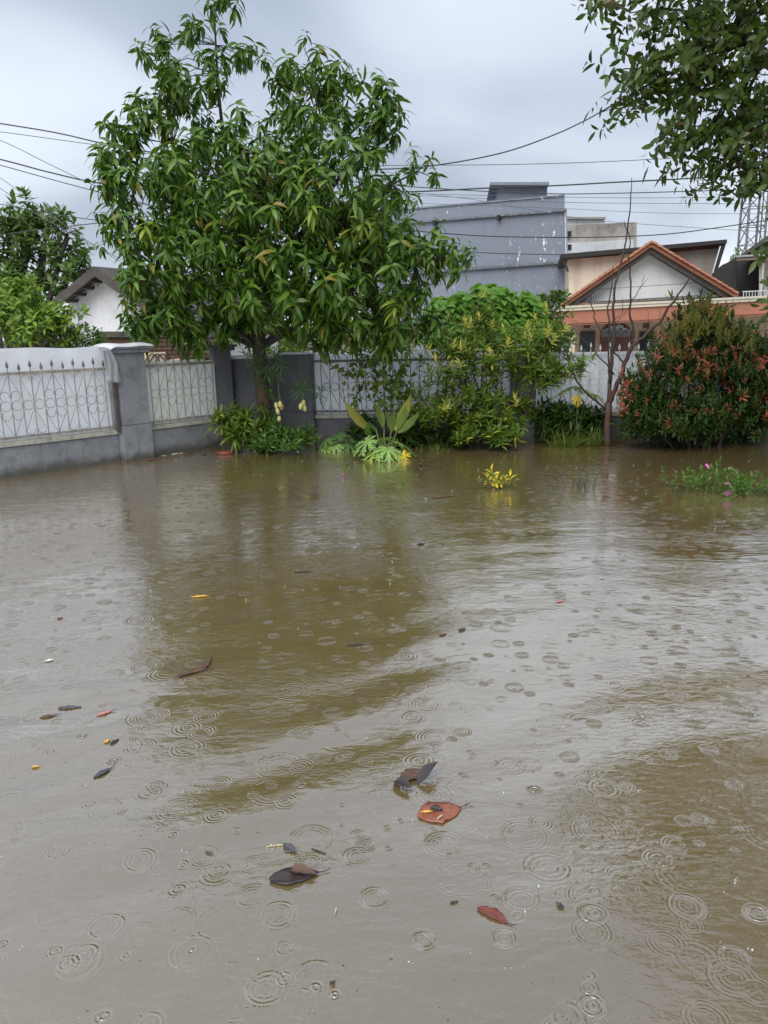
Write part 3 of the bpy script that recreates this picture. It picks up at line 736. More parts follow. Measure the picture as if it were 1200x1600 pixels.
# ------------------------------------------------------------------ tree overhanging from the right
def overhang():
    r = np.random.default_rng(23)
    Y0 = 8.4
    base = Vector((6.0, 8.9, -0.55))
    root = empty('overhanging_tree', base)
    tag(root, 'dark leafy branches of a tree overhanging the top right corner', 'tree')
    B = lambda px, py, rx, ry, dy=0.0, wt=1.0: pblob(px + 28, py, rx, ry, Y0 + dy, rx * mpp(Y0) * 0.7, wt)
    blobs = [B(985, 20, 60, 26), B(930, 0, 26, 14, 0, .8), B(1060, 40, 70, 36), B(1120, 20, 70, 40), B(975, 118, 48, 32), B(940, 175, 18, 22, 0, .9), B(965, 180, 24, 14, 0, .9), B(1030, 110, 55, 34), B(1090, 110, 60, 50),
             B(1150, 110, 60, 60), B(1060, 170, 44, 28), B(1035, 215, 24, 22), B(1085, 215, 44, 34), B(1140, 200, 55, 50), B(1190, 190, 50, 60), B(1100, 260, 34, 24), B(1150, 262, 36, 28), B(1190, 270, 26, 26), B(1095, 296, 14, 12), B(1165, 292, 24, 14)]
    wb = [((4.6, 8.3, 5.3), (1.5, 1.4, 1.0)), ((5.4, 8.2, 6.3), (1.6, 1.5, 1.1)), ((3.75, 8.2, 5.35), (0.9, 1.0, 0.7)), ((6.3, 8.8, 5.0), (1.8, 1.7, 1.5)), ((5.2, 7.4, 4.6), (1.2, 1.0, 1.0)), ((6.0, 8.4, 7.2), (1.4, 1.4, 0.9))]
    p1, o1, _ = in_blobs(r, blobs, 330, 0.2)
    p2, o2, _ = in_blobs(r, wb, 760, 0.4)
    p3 = np.array([tuple(P(x, y, 8.0 + r.normal(0, 0.1))) for x, y in ((1196, 392), (1190, 470), (1197, 495), (1200, 440), (1205, 375), (1203, 480), (1198, 330))])
    temps = []
    for i in range(10):
        V, F = spray(r, r.integers(8, 12), 0.135, 0.052, R(r.uniform(70, 120)), (-60, 50), (0.2, 0.8), 0.36, 0.12, 3, 0.5, 0.85)
        temps.append((gravity(V, 0.45), F))
    tm = [quads_mesh('leaf_spray', V, F, M['over_leaf']) for V, F in temps]
    for i in range(290):
        d = o1[i]; s = r.uniform(0.75, 1.1)
        o = link('leaf_spray', tm[r.integers(10)], root, False); o.location = Vector(p1[i]) - base
        o.rotation_euler = (r.normal(0, .3), r.normal(0, .3), math.pi + r.normal(0, 0.9)); o.scale = (s, s, s)
    a = np.concatenate([p1[290:], p2, p3]); b = np.concatenate([o1[290:], o2, r.normal(size=(len(p3), 3))])
    V, F = foliage(r, temps, a, b, 0.8, 1.15)
    tag(link('crown', quads_mesh('crown', V, F, M['over_leaf']), root), kind='stuff')
    mb = MB()
    fork = P(1240, 120, 8.6)
    mb.tube([base, Vector((5.75, 8.8, 1.2)), Vector((5.5, 8.7, 2.6)), fork], [0.2, 0.17, 0.15, 0.12], 9)
    mb.tube([fork, Vector((5.2, 8.5, 5.0)), Vector((5.5, 8.4, 6.4))], [0.1, 0.07, 0.03], 7)
    mb.build('trunk', M['bark_dark'], root, smooth=True)
    lb = MB(); hub = P(1168, 64, 8.45); nodes = []
    lb.tube([fork, P(1195, 90, 8.5), hub, P(1160, 35, 8.42), P(1150, -10, 8.4), P(1120, -70, 8.3)], [0.085, 0.07, 0.06, 0.05, 0.04, 0.025], 7)
    for tgt in ((1000, 100), (960, 125), (940, 175), (1060, 175), (985, 20), (1060, 20), (1100, 250), (1150, 255), (1090, 290), (1040, 210)):
        st = hub if tgt[1] < 200 else P(1195, 92, 8.5)
        nodes += limb(lb, st, P(tgt[0], tgt[1], Y0 + r.normal(0, 0.2)), 0.022, 0.005, r, 0.05, 8, 5)[2:]
    for c, rr in wb: nodes += limb(lb, Vector((5.2, 8.5, 4.6)), Vector(c), 0.05, 0.015, r, 0.05, 6, 5)
    lb.build('limbs', M['bark_dark'], root, smooth=True)
    nd = np.array([tuple(n) for n in nodes]); tw = MB()
    for q in p1:
        dd = np.linalg.norm(nd - q, axis=1); j = int(dd.argmin())
        if dd[j] < 1.2: limb(tw, nd[j], q, 0.006, 0.003, r, 0.03, 3, 3)
    tag(tw.build('twigs', M['bark_dark'], root), kind='stuff')
overhang()

# ------------------------------------------------------------------ generic bushes
def bush(name, label, cat, basepx, Y0, blobs, temps, n, mat, stems=5, stemmat='bark', seed=1, tips=None, group=None, shell=0.5, base_r=0.02, smin=0.8, smax=1.2, tw_r=0.005, base_z=-0.5):
    r = np.random.default_rng(seed)
    b0 = P(basepx[0], basepx[1], Y0)
    root = empty(name, (b0.x, b0.y, base_z)); tag(root, label, cat, group)
    pts, outs, ids = in_blobs(r, blobs, n, shell)
    keep = pts[:, 2] > 0.0
    pts, outs = pts[keep], outs[keep]
    V, F = foliage(r, temps, pts, outs, smin, smax)
    tag(link('foliage', quads_mesh('foliage', V, F, mat), root), kind='stuff')
    if stems:
        mb = MB(); nodes = []
        for bl in blobs[:max(stems, 1)]:
            nodes += limb(mb, Vector((b0.x + r.normal(0, .06), b0.y + r.normal(0, .06), base_z)), Vector(bl[0]), base_r, base_r * 0.35, r, 0.0, 7, 5)[1:]
        nd = np.array([tuple(q) for q in nodes])
        for q in pts[::2]:
            dd = np.linalg.norm(nd - q, axis=1); j = int(dd.argmin())
            if dd[j] < 0.9: limb(mb, nd[j], q, tw_r, tw_r * 0.5, r, 0.02, 3, 3)
        mb.build('stems', M[stemmat], root, smooth=True)
    if tips:
        for nm, tmesh, tpts in tips:
            for q, s in tpts:
                o = link(nm, tmesh[r.integers(len(tmesh))], root, False)
                o.location = Vector(q) - root.location; o.rotation_euler = (r.normal(0, .25), r.normal(0, .25), r.uniform(0, 6.28)); o.scale = (s, s, s)
    return root
r = np.random.default_rng(5)
def BL(Y0): return lambda px, py, rx, ry, dy=0.0, wt=1.0: pblob(px, py, rx, ry, Y0 + dy, None, wt)

# yellow tipped shrub in the middle
B = BL(10.75)
sh_t = [spray(r, r.integers(9, 13), 0.135, 0.030, R(t), (0, 70), (0.2, 0.7), 0.07, 0.25, 3) for t in (0, 12, 25, 35, 20, 45)]
yb = [quads_mesh('yellow_shoot', V * 0.85, F, M['shrub_yellow']) for V, F in [spray(r, 11, 0.125, 0.026, R(t), (20, 78), (0.1, 0.5), 0.10, 0.25, 3) for t in (0, 10, 20)]]
ty = [(tuple(P(x + r.normal(0, 5), y + r.normal(0, 5), 10.35 + r.normal(0, 0.12))), r.uniform(0.8, 1.15)) for x, y in
      ((760, 478), (755, 500), (768, 510), (722, 508), (730, 520), (735, 500), (840, 505), (852, 498), (830, 515), (845, 518), (870, 520), (880, 515), (665, 553), (690, 560), (712, 540), (690, 545), (815, 530), (790, 545), (808, 560), (700, 575), (745, 545), (865, 540), (780, 520), (770, 560), (720, 565), (826, 540), (690, 640), (815, 644), (655, 548))]
bush('yellow_tipped_shrub', 'large green shrub with yellow shoot tips in front of the grey pillar', 'shrub', (772, 695), 10.75,
     [B(760, 560, 55, 50), B(700, 575, 45, 32, -.1), B(830, 560, 46, 40), B(720, 535, 34, 30), B(850, 530, 26, 26), B(760, 510, 22, 34), B(700, 625, 50, 30, -.1), B(745, 640, 60, 30), B(840, 600, 40, 16, -.1), B(885, 585, 32, 14, -.1), B(800, 650, 50, 26), B(690, 655, 36, 22, -.2), B(760, 670, 45, 22, -.2), B(785, 685, 34, 12, -.35), B(735, 685, 24, 14, -.3), B(660, 640, 26, 24), B(905, 575, 22, 14, -.1)],
     sh_t, 660, M['shrub_leaf'], 9, 'bark', 31, [('yellow_shoot', yb, ty)], shell=0.35, base_r=0.022)

# red tipped shrub on the right
B = BL(10.35)
ph_t = [spray(r, r.integers(10, 14), 0.085, 0.026, R(t), (-10, 75), (0.1, 0.6), 0.11, 0.2, 3) for t in (0, 15, 30, 45, 60)]
rt = [quads_mesh('red_shoot', V, F, M['hedge_red']) for V, F in [spray(r, 10, 0.09, 0.024, R(t), (-5, 75), (0.1, 0.6), 0.08, 0.2, 3) for t in (0, 20, 40)]]
ot = [quads_mesh('olive_shoot', V, F, M['hedge_olive']) for V, F in [spray(r, 12, 0.075, 0.019, R(t), (35, 80), (0.0, 0.3), 0.15, 0.2, 3) for t in (0, 8, 15)]]
pblobs = [B(1090, 610, 95, 70, 0), B(1095, 550, 75, 50, 0), B(1095, 510, 40, 36, 0), B(1020, 610, 48, 50, -.1), B(1005, 640, 36, 34, -.1), B(1150, 580, 50, 60), B(1190, 600, 50, 60, .1), B(1150, 530, 26, 24, .1), B(1060, 655, 75, 28, -.2), B(1010, 668, 44, 22, -.1), B(1080, 680, 60, 12, .1), B(1160, 672, 50, 18, .2), B(1190, 650, 30, 24, 0), B(1250, 600, 60, 70, .2), B(1230, 560, 40, 40, .2)]
rr = np.random.default_rng(77)
redp = []
for x, y in ((1085, 555), (1092, 565), (1102, 560), (1108, 572), (1095, 580), (1112, 558), (1106, 590), (1088, 578), (1050, 545), (1060, 548), (1072, 540), (980, 612), (985, 620), (978, 605), (990, 628), (985, 600), (968, 632), (962, 620), (975, 645), (1008, 585), (1015, 590), (1000, 575), (1140, 615), (1160, 620), (1152, 545), (1180, 560), (1196, 570), (1190, 580), (1198, 650), (1192, 655), (1045, 662), (1044, 668), (1120, 555), (1150, 570), (1075, 600), (1030, 560), (1040, 535), (1180, 530), (965, 650), (972, 590), (968, 600), (1060, 575), (1128, 560), (968, 640)):
    redp.append((tuple(P(x + rr.normal(0, 3), y + rr.normal(0, 3), 9.55 + 0.45 * abs(x - 1090) / 120 + rr.normal(0, 0.05))), rr.uniform(0.55, 1.0)))
olip = []
for i in range(100):
    x = 1098 + rr.normal(0, 27); y = 478 + abs(rr.normal(0, 1)) * 24 + abs(x - 1098) * 0.85
    olip.append((tuple(P(x, y, 10.0 - (y - 478) * 0.004 + rr.normal(0, 0.12))), rr.uniform(0.8, 1.3)))
for i in range(14):
    x = 1152 + rr.normal(0, 14); y = 515 + abs(x - 1155) * 0.8 + abs(rr.normal(0, 8)); olip.append((tuple(P(x, y, 10.1 + rr.normal(0, .1))), rr.uniform(0.7, 1.0)))
for i in range(14):
    x = 1098 + rr.normal(0, 16); y = 474 + abs(x - 1098) * 0.9 + abs(rr.normal(0, 6)); redp.append((tuple(P(x, y, 10.0 + rr.normal(0, .12))), rr.uniform(0.45, 0.75)))
pq, oq, _ = in_blobs(rr, pblobs, 900, 0.97)
for q, d in zip(pq, oq):
    if d[1] < 0.1 and q[2] > 0.45 and len(redp) < 270 and rr.random() < 0.1 + 0.65 * q[2]: redp.append((tuple(q + d * 0.05), rr.uniform(0.35, 0.75)))
bush('red_tipped_shrub', 'dense rounded dark shrub with red young shoots at the right', 'shrub', (1100, 690), 10.35, pblobs, ph_t, 2700, M['hedge_leaf'], 8, 'bark_dark', 41,
     [('red_shoot', rt, redp), ('olive_shoot', ot, olip)], shell=0.55, base_r=0.03)

# background greenery
B = BL(24.0)
ft = [spray(r, r.integers(12, 18), 0.30, 0.12, R(t), (-20, 60), (0.1, 0.6), 0.3, 0.15, 2) for t in (0, 30, 50)]
bush('spreading_tree', 'spreading dark green tree far off behind the white gable house', 'tree', (30, 560), 24.0,
     [B(40, 350, 36, 26), B(10, 360, 34, 22), B(75, 350, 34, 16), B(105, 365, 22, 14), B(70, 400, 46, 20), B(110, 405, 30, 22), B(20, 400, 30, 22), B(135, 425, 26, 14), B(100, 440, 40, 22), B(45, 440, 40, 20), B(0, 440, 30, 26), B(55, 325, 16, 10), B(-40, 390, 40, 60), B(-60, 440, 40, 40), B(30, 480, 60, 30)],
     ft, 235, M['far_leaf'], 13, 'bark_dark', 51, shell=0.3, base_r=0.16, tw_r=0.02)
B = BL(13.2)
lt = [spray(r, r.integers(8, 12), 0.16, 0.055, R(t), (-20, 60), (0.4, 1.0), 0.08, 0.2, 3) for t in (0, 20, 40, 55)]
bush('lime_green_shrub', 'yellow green shrub rising above the left fence sheet', 'shrub', (40, 640), 13.2,
     [B(30, 470, 34, 30), B(60, 490, 36, 30), B(15, 510, 40, 30), B(85, 500, 28, 18), B(110, 490, 16, 8), B(35, 450, 16, 16), B(70, 525, 50, 20), B(-30, 490, 40, 40), B(-60, 520, 50, 40)],
     lt, 300, M['lime_leaf'], 8, 'bark', 52, shell=0.4, base_r=0.03)
B = BL(13.4)
st_ = [spray(r, r.integers(9, 13), 0.075, 0.035, R(t), (-20, 60), (0.3, 0.8), 0.07, 0.2, 2) for t in (0, 25, 50)]
bush('small_leaved_hedge', 'small leaved green hedge between lime shrub and white gable house', 'hedge', (120, 640), 13.4,
     [B(120, 530, 40, 20), B(95, 525, 20, 14), B(150, 535, 18, 14), B(120, 570, 50, 40)], st_, 330, M['ground_leaf'], 4, 'bark', 53, base_r=0.02)
B = BL(14.0)
bush('light_green_bush', 'light green bush seen under the mango crown behind the grey wall', 'bush', (420, 640), 14.0,
     [B(440, 530, 50, 30), B(380, 525, 40, 24), B(490, 520, 40, 34), B(330, 540, 40, 20), B(450, 560, 70, 30), B(550, 530, 50, 40), B(620, 530, 50, 40)], lt, 260, M['lime_leaf'], 5, 'bark', 54, base_r=0.03)
B = BL(14.0)
ht = [spray(r, r.integers(7, 10), 0.19, 0.12, R(t), (-60, 25), (0.5, 1.1), 0.10, 0.18, 3, 0.2, 0.62) for t in (10, 30, 50)]
bush('heart_leaved_thicket', 'bright green mound of broad leaves in front of the grey building', 'bush', (770, 660), 14.0,
     [B(760, 490, 50, 34), B(715, 495, 36, 28), B(810, 490, 34, 24), B(770, 472, 26, 16), B(690, 510, 30, 36), B(760, 530, 90, 34), B(835, 500, 16, 22)], ht, 620, M['bright_leaf'], 5, 'bark', 55, shell=0.6, base_r=0.03)
B = BL(15.0)
bush('dark_green_bush', 'darker green bush beside the left corner of the cream house', 'bush', (862, 660), 15.0,
     [B(860, 490, 22, 24), B(850, 520, 30, 24), B(875, 470, 12, 10), B(870, 540, 30, 24), B(835, 480, 14, 12)], lt, 170, M['far_leaf'], 3, 'bark', 56, base_r=0.03)
B = BL(60.0)
bush('distant_palm_bush', 'small tuft of distant greenery at the foot of the lattice tower', 'bush', (1145, 520), 60.0,
     [B(1148, 402, 8, 8), B(1140, 408, 8, 6), B(1150, 425, 14, 16), B(1148, 470, 18, 36)], ft, 60, M['far_leaf'], 2, 'bark_dark', 57, base_r=0.12, base_z=-0.55)

# ------------------------------------------------------------------ plants along the foot of the wall
def papaya_leaf_mesh(rg, size, mat, droop=0.5, lobes=7):
    parts = []
    for i in range(lobes):
        f = (i / (lobes - 1) - 0.5) * 2
        a = f * R(140); L_ = size * (1 - 0.45 * abs(f) ** 1.5)
        V, F = leaf_tpl(L_, size * 0.22, droop, 0.15, 4, 0.9)
        parts.append((V @ rotz(a).T, F))
        for sgn in (-1, 1):
            for q in (0.42, 0.66):
                V2, F2 = leaf_tpl(L_ * 0.38, size * 0.12, droop * 0.7, 0.1, 3, 0.9)
                k0 = V[3 * int(round(q * 4)) + 1]
                parts.append(((V2 @ rotz(sgn * R(42)).T + k0) @ rotz(a).T, F2))
    V, F = join(parts)
    return quads_mesh('palm_shaped_leaf', V, F, mat)
def papaya(label, base, Y0, leaves, seed, size=0.24):
    rg = np.random.default_rng(seed); b0 = P(base[0], base[1], Y0)
    root = empty('papaya_seedling', (b0.x, b0.y, -0.4)); tag(root, label, 'plant', 'papaya seedlings')
    hub = Vector((b0.x, b0.y, max(0.12, b0.z + 0.10)))
    MB().tube([Vector((b0.x, b0.y, -0.4)), hub], [0.02, 0.015], 6).build('stem', M['green_stem'], root, smooth=True)
    for px, py, dy, mat, s in leaves:
        c = P(px, py, Y0 + dy)
        o = link('palm_shaped_leaf', papaya_leaf_mesh(rg, size * s, M[mat], rg.uniform(0.5, 0.9)), root, False)
        o.location = c - root.location; a = math.atan2(c.y - b0.y, c.x - b0.x)
        o.rotation_euler = (rg.normal(0, .15), 1.15 if mat == 'yellow_leaf' else rg.uniform(0.25, 0.6), a if mat != 'yellow_leaf' else -1.2 + rg.normal(0, .3))
        pt = MB(); pt.tube([hub, hub.lerp(c, 0.55) + Vector((0, 0, 0.06)), c], [0.007, 0.006, 0.005], 5); pt.build('leaf_stalk', M['green_stem'], o)
papaya('pale green papaya seedling with one yellow leaf standing in the water', (603, 712), 9.9,
       [(575, 690, .0, 'papaya_leaf', 1), (600, 685, .1, 'papaya_leaf', 1), (625, 692, .05, 'papaya_leaf', 1), (588, 708, -.15, 'papaya_lime', .95), (606, 703, -.2, 'papaya_leaf', 1), (628, 712, -.15, 'yellow_leaf', .7), (640, 706, 0, 'papaya_green', .6), (612, 732, -.1, 'papaya_green', .5)], 3, 0.26)
papaya('darker green papaya seedling at the foot of the grey pier', (532, 700), 10.75,
       [(510, 688, -.1, 'papaya_green', .9), (530, 680, 0, 'papaya_green', 1), (548, 682, .05, 'papaya_green', 1), (545, 696, -.15, 'papaya_green', .9), (524, 698, -.2, 'papaya_leaf', .7), (555, 690, -.1, 'papaya_green', .8), (512, 700, -.2, 'papaya_lime', .5), (540, 670, .1, 'papaya_green', .8)], 4, 0.24)
papaya('slim papaya seedling with a yellow leaf left of the bare tree', (900, 690), 10.8,
       [(878, 612, -.05, 'papaya_lime', .8), (905, 606, 0, 'papaya_leaf', .8), (920, 612, 0, 'papaya_leaf', .8), (902, 622, -.15, 'yellow_leaf', .5), (930, 618, .05, 'papaya_lime', .7), (890, 605, .1, 'papaya_leaf', .7)], 6, 0.25)

def broad_plant():
    rg = np.random.default_rng(8); Y0 = 10.55; b0 = P(600, 690, Y0)
    root = empty('broad_leaved_plant', (b0.x, b0.y, -0.4)); tag(root, 'plant with long broad yellow green leaves behind the pale papaya seedling', 'plant')
    for bx, by, tx, ty_, wd, mat, dy in ((578, 672, 537, 632, .13, 'cane_yellow', -.1), (598, 668, 592, 628, .10, 'cane_leaf', .1), (612, 676, 607, 636, .075, 'cane_leaf', -.1), (616, 672, 648, 622, .13, 'cane_yellow', .05),
                                        (618, 674, 640, 634, .085, 'cane_leaf', -.05), (622, 676, 660, 648, .10, 'cane_leaf', -.1), (588, 676, 570, 652, .09, 'ground_leaf', .1), (580, 682, 572, 668, .10, 'ground_leaf', -.15), (610, 672, 618, 640, .07, 'cane_leaf', 0)):
        a = P(bx, by, Y0); c = P(tx, ty_, Y0 + dy); d = c - a; L_ = d.length
        V, F = leaf_tpl(L_ * 1.08, wd * 1.15, 0.55, 0.3, 8, 0.72, 0.008, rg)
        V = V @ rotx(math.pi / 2 * (1 if tx < 600 else -1) + rg.uniform(-0.5, 0.5)).T
        q = Vector((1, 0, 0)).rotation_difference(d.normalized()) @ Matrix.Rotation(-0.05, 3, 'Y').to_quaternion()
        o = link('broad_leaf', quads_mesh('broad_leaf', V, F, M[mat]), root, False)
        o.location = a - root.location; o.rotation_mode = 'QUATERNION'; o.rotation_quaternion = q
    mb = MB()
    for dx in (-16, -8, 0, 8, 14):
        mb.tube([Vector((b0.x, b0.y, -0.4)), P(600 + dx, 690, Y0), P(600 + dx * 1.6, 668, Y0)], [0.016, 0.014, 0.008], 6)
    mb.build('stems', M['green_stem'], root, smooth=True)
broad_plant()

B = BL(10.9)
vt = [spray(r, r.integers(4, 7), 0.095, 0.06, R(t), (-30, 60), (0.2, 0.9), 0.10, 0.2, 3, 0.4, 0.65) for t in (10, 40, 70)]
bush('straggly_climber', 'straggly thin stemmed climber with small leaves on the middle fence panel', 'plant', (590, 690), 10.9,
     [B(560, 590, 18, 30), B(600, 585, 26, 26), B(625, 600, 26, 30), B(550, 620, 14, 16), B(610, 620, 34, 30), B(585, 560, 34, 12), B(535, 580, 14, 20), B(640, 625, 16, 20)], vt, 95, M['shrub_leaf'], 8, 'twig', 61, shell=0.2, base_r=0.009, tw_r=0.0035)
B = BL(10.7)
pt_ = [spray(r, r.integers(9, 13), 0.17, 0.034, R(t), (-10, 65), (0.4, 1.0), 0.08, 0.25, 3) for t in (5, 25, 45)]
bush('potted_shrub', 'low dark leaved shrub growing from the red pot left of the trunk', 'shrub', (362, 698), 10.7,
     [B(365, 660, 26, 16), B(390, 665, 24, 18), B(345, 665, 14, 12), B(380, 680, 30, 14), B(410, 680, 20, 16), B(360, 684, 18, 10, -.1)], pt_, 95, M['shrub_leaf'], 5, 'green_stem', 62, base_r=0.012)
B = BL(10.65)
gt = [spray(r, r.integers(7, 11), 0.095, 0.030, R(t), (0, 75), (0.3, 0.9), 0.10, 0.2, 3) for t in (0, 20, 40)]
bush('ground_cover', 'low bright green ground cover at the foot of the mango trunk', 'plants', (440, 700), 10.65,
     [B(425, 690, 22, 14), B(450, 690, 22, 12), B(475, 692, 16, 10), B(440, 698, 40, 8, -.15), B(478, 680, 10, 10), B(405, 694, 20, 12)], gt, 210, M['ground_leaf'], 0, 'green_stem', 63)
B = BL(10.85)
bush('dark_undergrowth', 'dark green undergrowth beneath the broad leaved plant and shrub', 'plants', (660, 695), 10.85,
     [B(650, 685, 34, 16), B(680, 690, 26, 12), B(625, 690, 26, 12), B(570, 675, 20, 14, .1), B(710, 690, 20, 12)], pt_, 110, M['hedge_leaf'], 3, 'bark_dark', 64, base_r=0.01)
B = BL(10.95)
bush('dark_undergrowth', 'dark low growth between the yellow tipped shrub and bare tree', 'plants', (880, 695), 10.95,
     [B(860, 670, 24, 20), B(900, 668, 28, 22), B(930, 665, 20, 24), B(885, 650, 30, 10), B(850, 650, 14, 10)], pt_, 130, M['hedge_leaf'], 3, 'bark_dark', 65, base_r=0.01)
bl = [spray(r, 16, 0.40, 0.014, R(t), (35, 85), (0.6, 1.6), 0.03, 0.1, 5, 0.8) for t in (0, 10, 20)]
B = BL(10.72)
def grass_clump(label, px0, px1, Y0, n, seed, s=(0.6, 1.0)):
    rg = np.random.default_rng(seed); pts = [np.array((*P(rg.uniform(px0, px1), 694, Y0 + rg.normal(0, .1)).xy, -0.05)) for _ in range(n)]
    V, F = foliage(rg, bl, pts, rg.normal(size=(n, 3)), *s)
    o = link('grass_clump', quads_mesh('grass_clump', V, F, M['grass_leaf'])); tag(o, label, 'grass', kind='stuff')
grass_clump('arching green grass between the shrub and the bare tree', 848, 945, 10.62, 34, 4)
grass_clump('thin grass tufts at the water edge left of the shrub', 655, 700, 10.5, 10, 5, (0.35, 0.6))

# red pot half under water
pp = P(352, 700, 10.55); mb = MB(); n = 18; pr = [(-0.2, 0.085), (0.0, 0.105), (0.0, 0.115), (0.035, 0.118), (0.035, 0.10), (0.01, 0.095)]
V = [(pp.x + rr_ * math.cos(2*math.pi*i/n), pp.y + rr_ * math.sin(2*math.pi*i/n), z) for z, rr_ in pr for i in range(n)]
mb.add(V, [(j*n+i, j*n+(i+1) % n, (j+1)*n+(i+1) % n, (j+1)*n+i) for j in range(len(pr)-1) for i in range(n)] + [tuple(5*n + i for i in range(n))])
tag(mb.build('flower_pot', M['terracotta'], smooth=True), 'small red flower pot half sunk in the water', 'pot')

# ------------------------------------------------------------------ bare tree
def bare_tree():
    rg = np.random.default_rng(9); Y0 = 10.55; base = P(949, 696, Y0); base.z = -0.5
    root = empty('bare_tree', base); tag(root, 'leafless thin tree with reddish trunk left of the red tipped shrub', 'tree')
    pth = lambda l, y=0.0: [P(a, b, Y0 + y + (c if c else 0)) for a, b, c in [(q + (0,))[:3] for q in l]]
    mb = MB(); mb.tube([base] + pth([(949, 680), (950, 650), (951, 628)]), [0.062, 0.056, 0.05, 0.045], 9); mb.build('trunk', M['bark_red'], root, smooth=True)
    def br(l, r0, r1, y=0.0):
        q = pth(l); out_ = []
        for i in range(len(q) - 1):
            for k in range(4):
                out_.append(q[i].lerp(q[i + 1], k / 4) + Vector(rg.normal(0, 0.006, 3)))
        out_.append(q[-1]); nn = len(out_)
        b_ = MB(); b_.tube(out_, [r0 + (r1 - r0) * i / (nn - 1) for i in range(nn)], 6); b_.build('branch', M['bark_dark' if r0 < 0.03 else 'bark_red'], root, smooth=True)
    br([(951, 632), (953, 600), (956, 560, .1), (960, 520, .1), (958, 480, .12), (962, 440, .15), (976, 390, .2), (985, 330, .2), (987, 278, .2)], 0.032, 0.005)
    br([(951, 632), (964, 600, -.1), (980, 560, -.15), (988, 540, -.2), (1010, 522, -.2), (1030, 505, -.25), (1045, 480, -.3), (1060, 462, -.3), (1075, 438, -.3), (1085, 422, -.3)], 0.036, 0.006)
    br([(988, 540, -.2), (990, 520, -.2), (985, 490, -.15), (986, 450, -.15), (983, 410, -.1), (984, 372, -.1), (975, 345, -.1)], 0.018, 0.005)
    br([(953, 600), (950, 560), (952, 520), (951, 480), (955, 440), (958, 415)], 0.016, 0.005)
    br([(948, 640), (925, 622), (905, 602), (895, 580), (890, 560), (880, 542), (872, 530)], 0.017, 0.004)
    br([(975, 570, -.1), (962, 552), (945, 535), (935, 510), (928, 490), (923, 470), (923, 455)], 0.014, 0.004)
    br([(960, 585), (935, 555), (915, 535), (898, 515), (893, 505)], 0.010, 0.003)
    br([(986, 475, -.15), (995, 458, -.15), (1003, 447, -.15), (1012, 435, -.15)], 0.007, 0.002)
    br([(1000, 452, -.15), (1004, 440, -.15), (1008, 430, -.15)], 0.005, 0.002)
    br([(1012, 521, -.2), (1013, 500, -.2), (1012, 482, -.2)], 0.006, 0.002)
    br([(1031, 504, -.25), (1032, 490, -.25), (1028, 480, -.25)], 0.005, 0.002)
    br([(960, 500, .1), (972, 490, .1), (973, 475, .1), (972, 465, .1)], 0.006, 0.002)
    br([(962, 505, .1), (975, 492, .1), (984, 478, .1)], 0.005, 0.002)
    V, F = spray(rg, 7, 0.14, 0.026, 0.2, (10, 80), (0.2, 0.6), 0.05, 0.2, 3)
    o = link('leaf_tuft', quads_mesh('leaf_tuft', V, F, M['shrub_leaf']), root, False); o.location = P(1048, 470, Y0 - .3) - root.location
    o = link('leaf_tuft', o.data, root, False); o.location = P(893, 500, Y0) - root.location
bare_tree()

# ------------------------------------------------------------------ plants out in the water
def flower_mesh():
    parts = []
    for i in range(5):
        V, F = leaf_tpl(0.028, 0.026, 0.3, 0.05, 3, 0.6); parts.append((V @ rotz(i * 2 * math.pi / 5).T, F))
    V, F = join(parts); return quads_mesh('flower', V, F, M['petal'])
FLM = flower_mesh()
vinca_t = [spray(r, r.integers(8, 12), 0.06, 0.024, R(t), (0, 75), (0.2, 0.7), 0.11, 0.15, 3, 0.2, 0.7) for t in (0, 20, 45, 60)]
def periwinkle(label, spots, flowers, n, seed, mat='shrub_leaf', group='periwinkles in the water', s=(0.8, 1.2)):
    rg = np.random.default_rng(seed)
    c0 = W(*spots[0][:2]); root = empty('periwinkle_plant', (c0.x, c0.y, -0.3)); tag(root, label, 'plant', group)
    pts = []
    for px, py, rx, hh in spots:
        c = W(px, py)
        for _ in range(max(1, int(n * rx))):
            pts.append(np.array((c.x + rg.normal(0, 0.4) * rx, c.y + rg.normal(0, 0.16), abs(rg.normal(0, 0.5)) * hh)))
    V, F = foliage(rg, vinca_t, pts, rg.normal(size=(len(pts), 3)), *s)
    tag(link('foliage', quads_mesh('foliage', V, F, M[mat]), root), kind='stuff')
    mb = MB()
    for q in pts: mb.tube([Vector((q[0] + rg.normal(0, .05), q[1] + 0.04, -0.3)), Vector(q)], [0.004, 0.003], 4)
    mb.build('stems', M['green_stem'], root)
    for px, py, z, s_ in flowers:
        q = W(px, py, z); o = link('flower', FLM, root, False); o.location = q - root.location
        o.rotation_euler = (rg.uniform(0.3, 0.9), rg.normal(0, .3), rg.uniform(0, 6)); o.scale = (s_, s_, s_)
periwinkle('leafy periwinkle with pink flowers lying in the water, right edge', [(1085, 768, .25, .12), (1110, 764, .35, .17), (1140, 768, .4, .12), (1170, 772, .4, .12), (1200, 774, .4, .10), (1240, 776, .4, .1)],
           [(1106, 728, .2, 1.3), (1138, 770, .06, 1.6), (1136, 755, .1, .9), (1044, 754, .03, .8), (1185, 750, .1, .8), (1150, 760, .06, .6), (1165, 782, .01, .6)], 48, 3, 'ground_leaf')
periwinkle('drowned sprig with two pink flowers left of the papaya seedling', [(541, 746, .06, .06)], [(536, 740, .03, 1.1), (524, 759, .02, 1.3)], 30, 4, 'shrub_leaf')
periwinkle('thin green sprigs just above the water right of the pale papaya', [(630, 762, .12, .08), (642, 760, .08, .05)], [], 26, 5, 'ground_leaf', s=(0.45, 0.7))
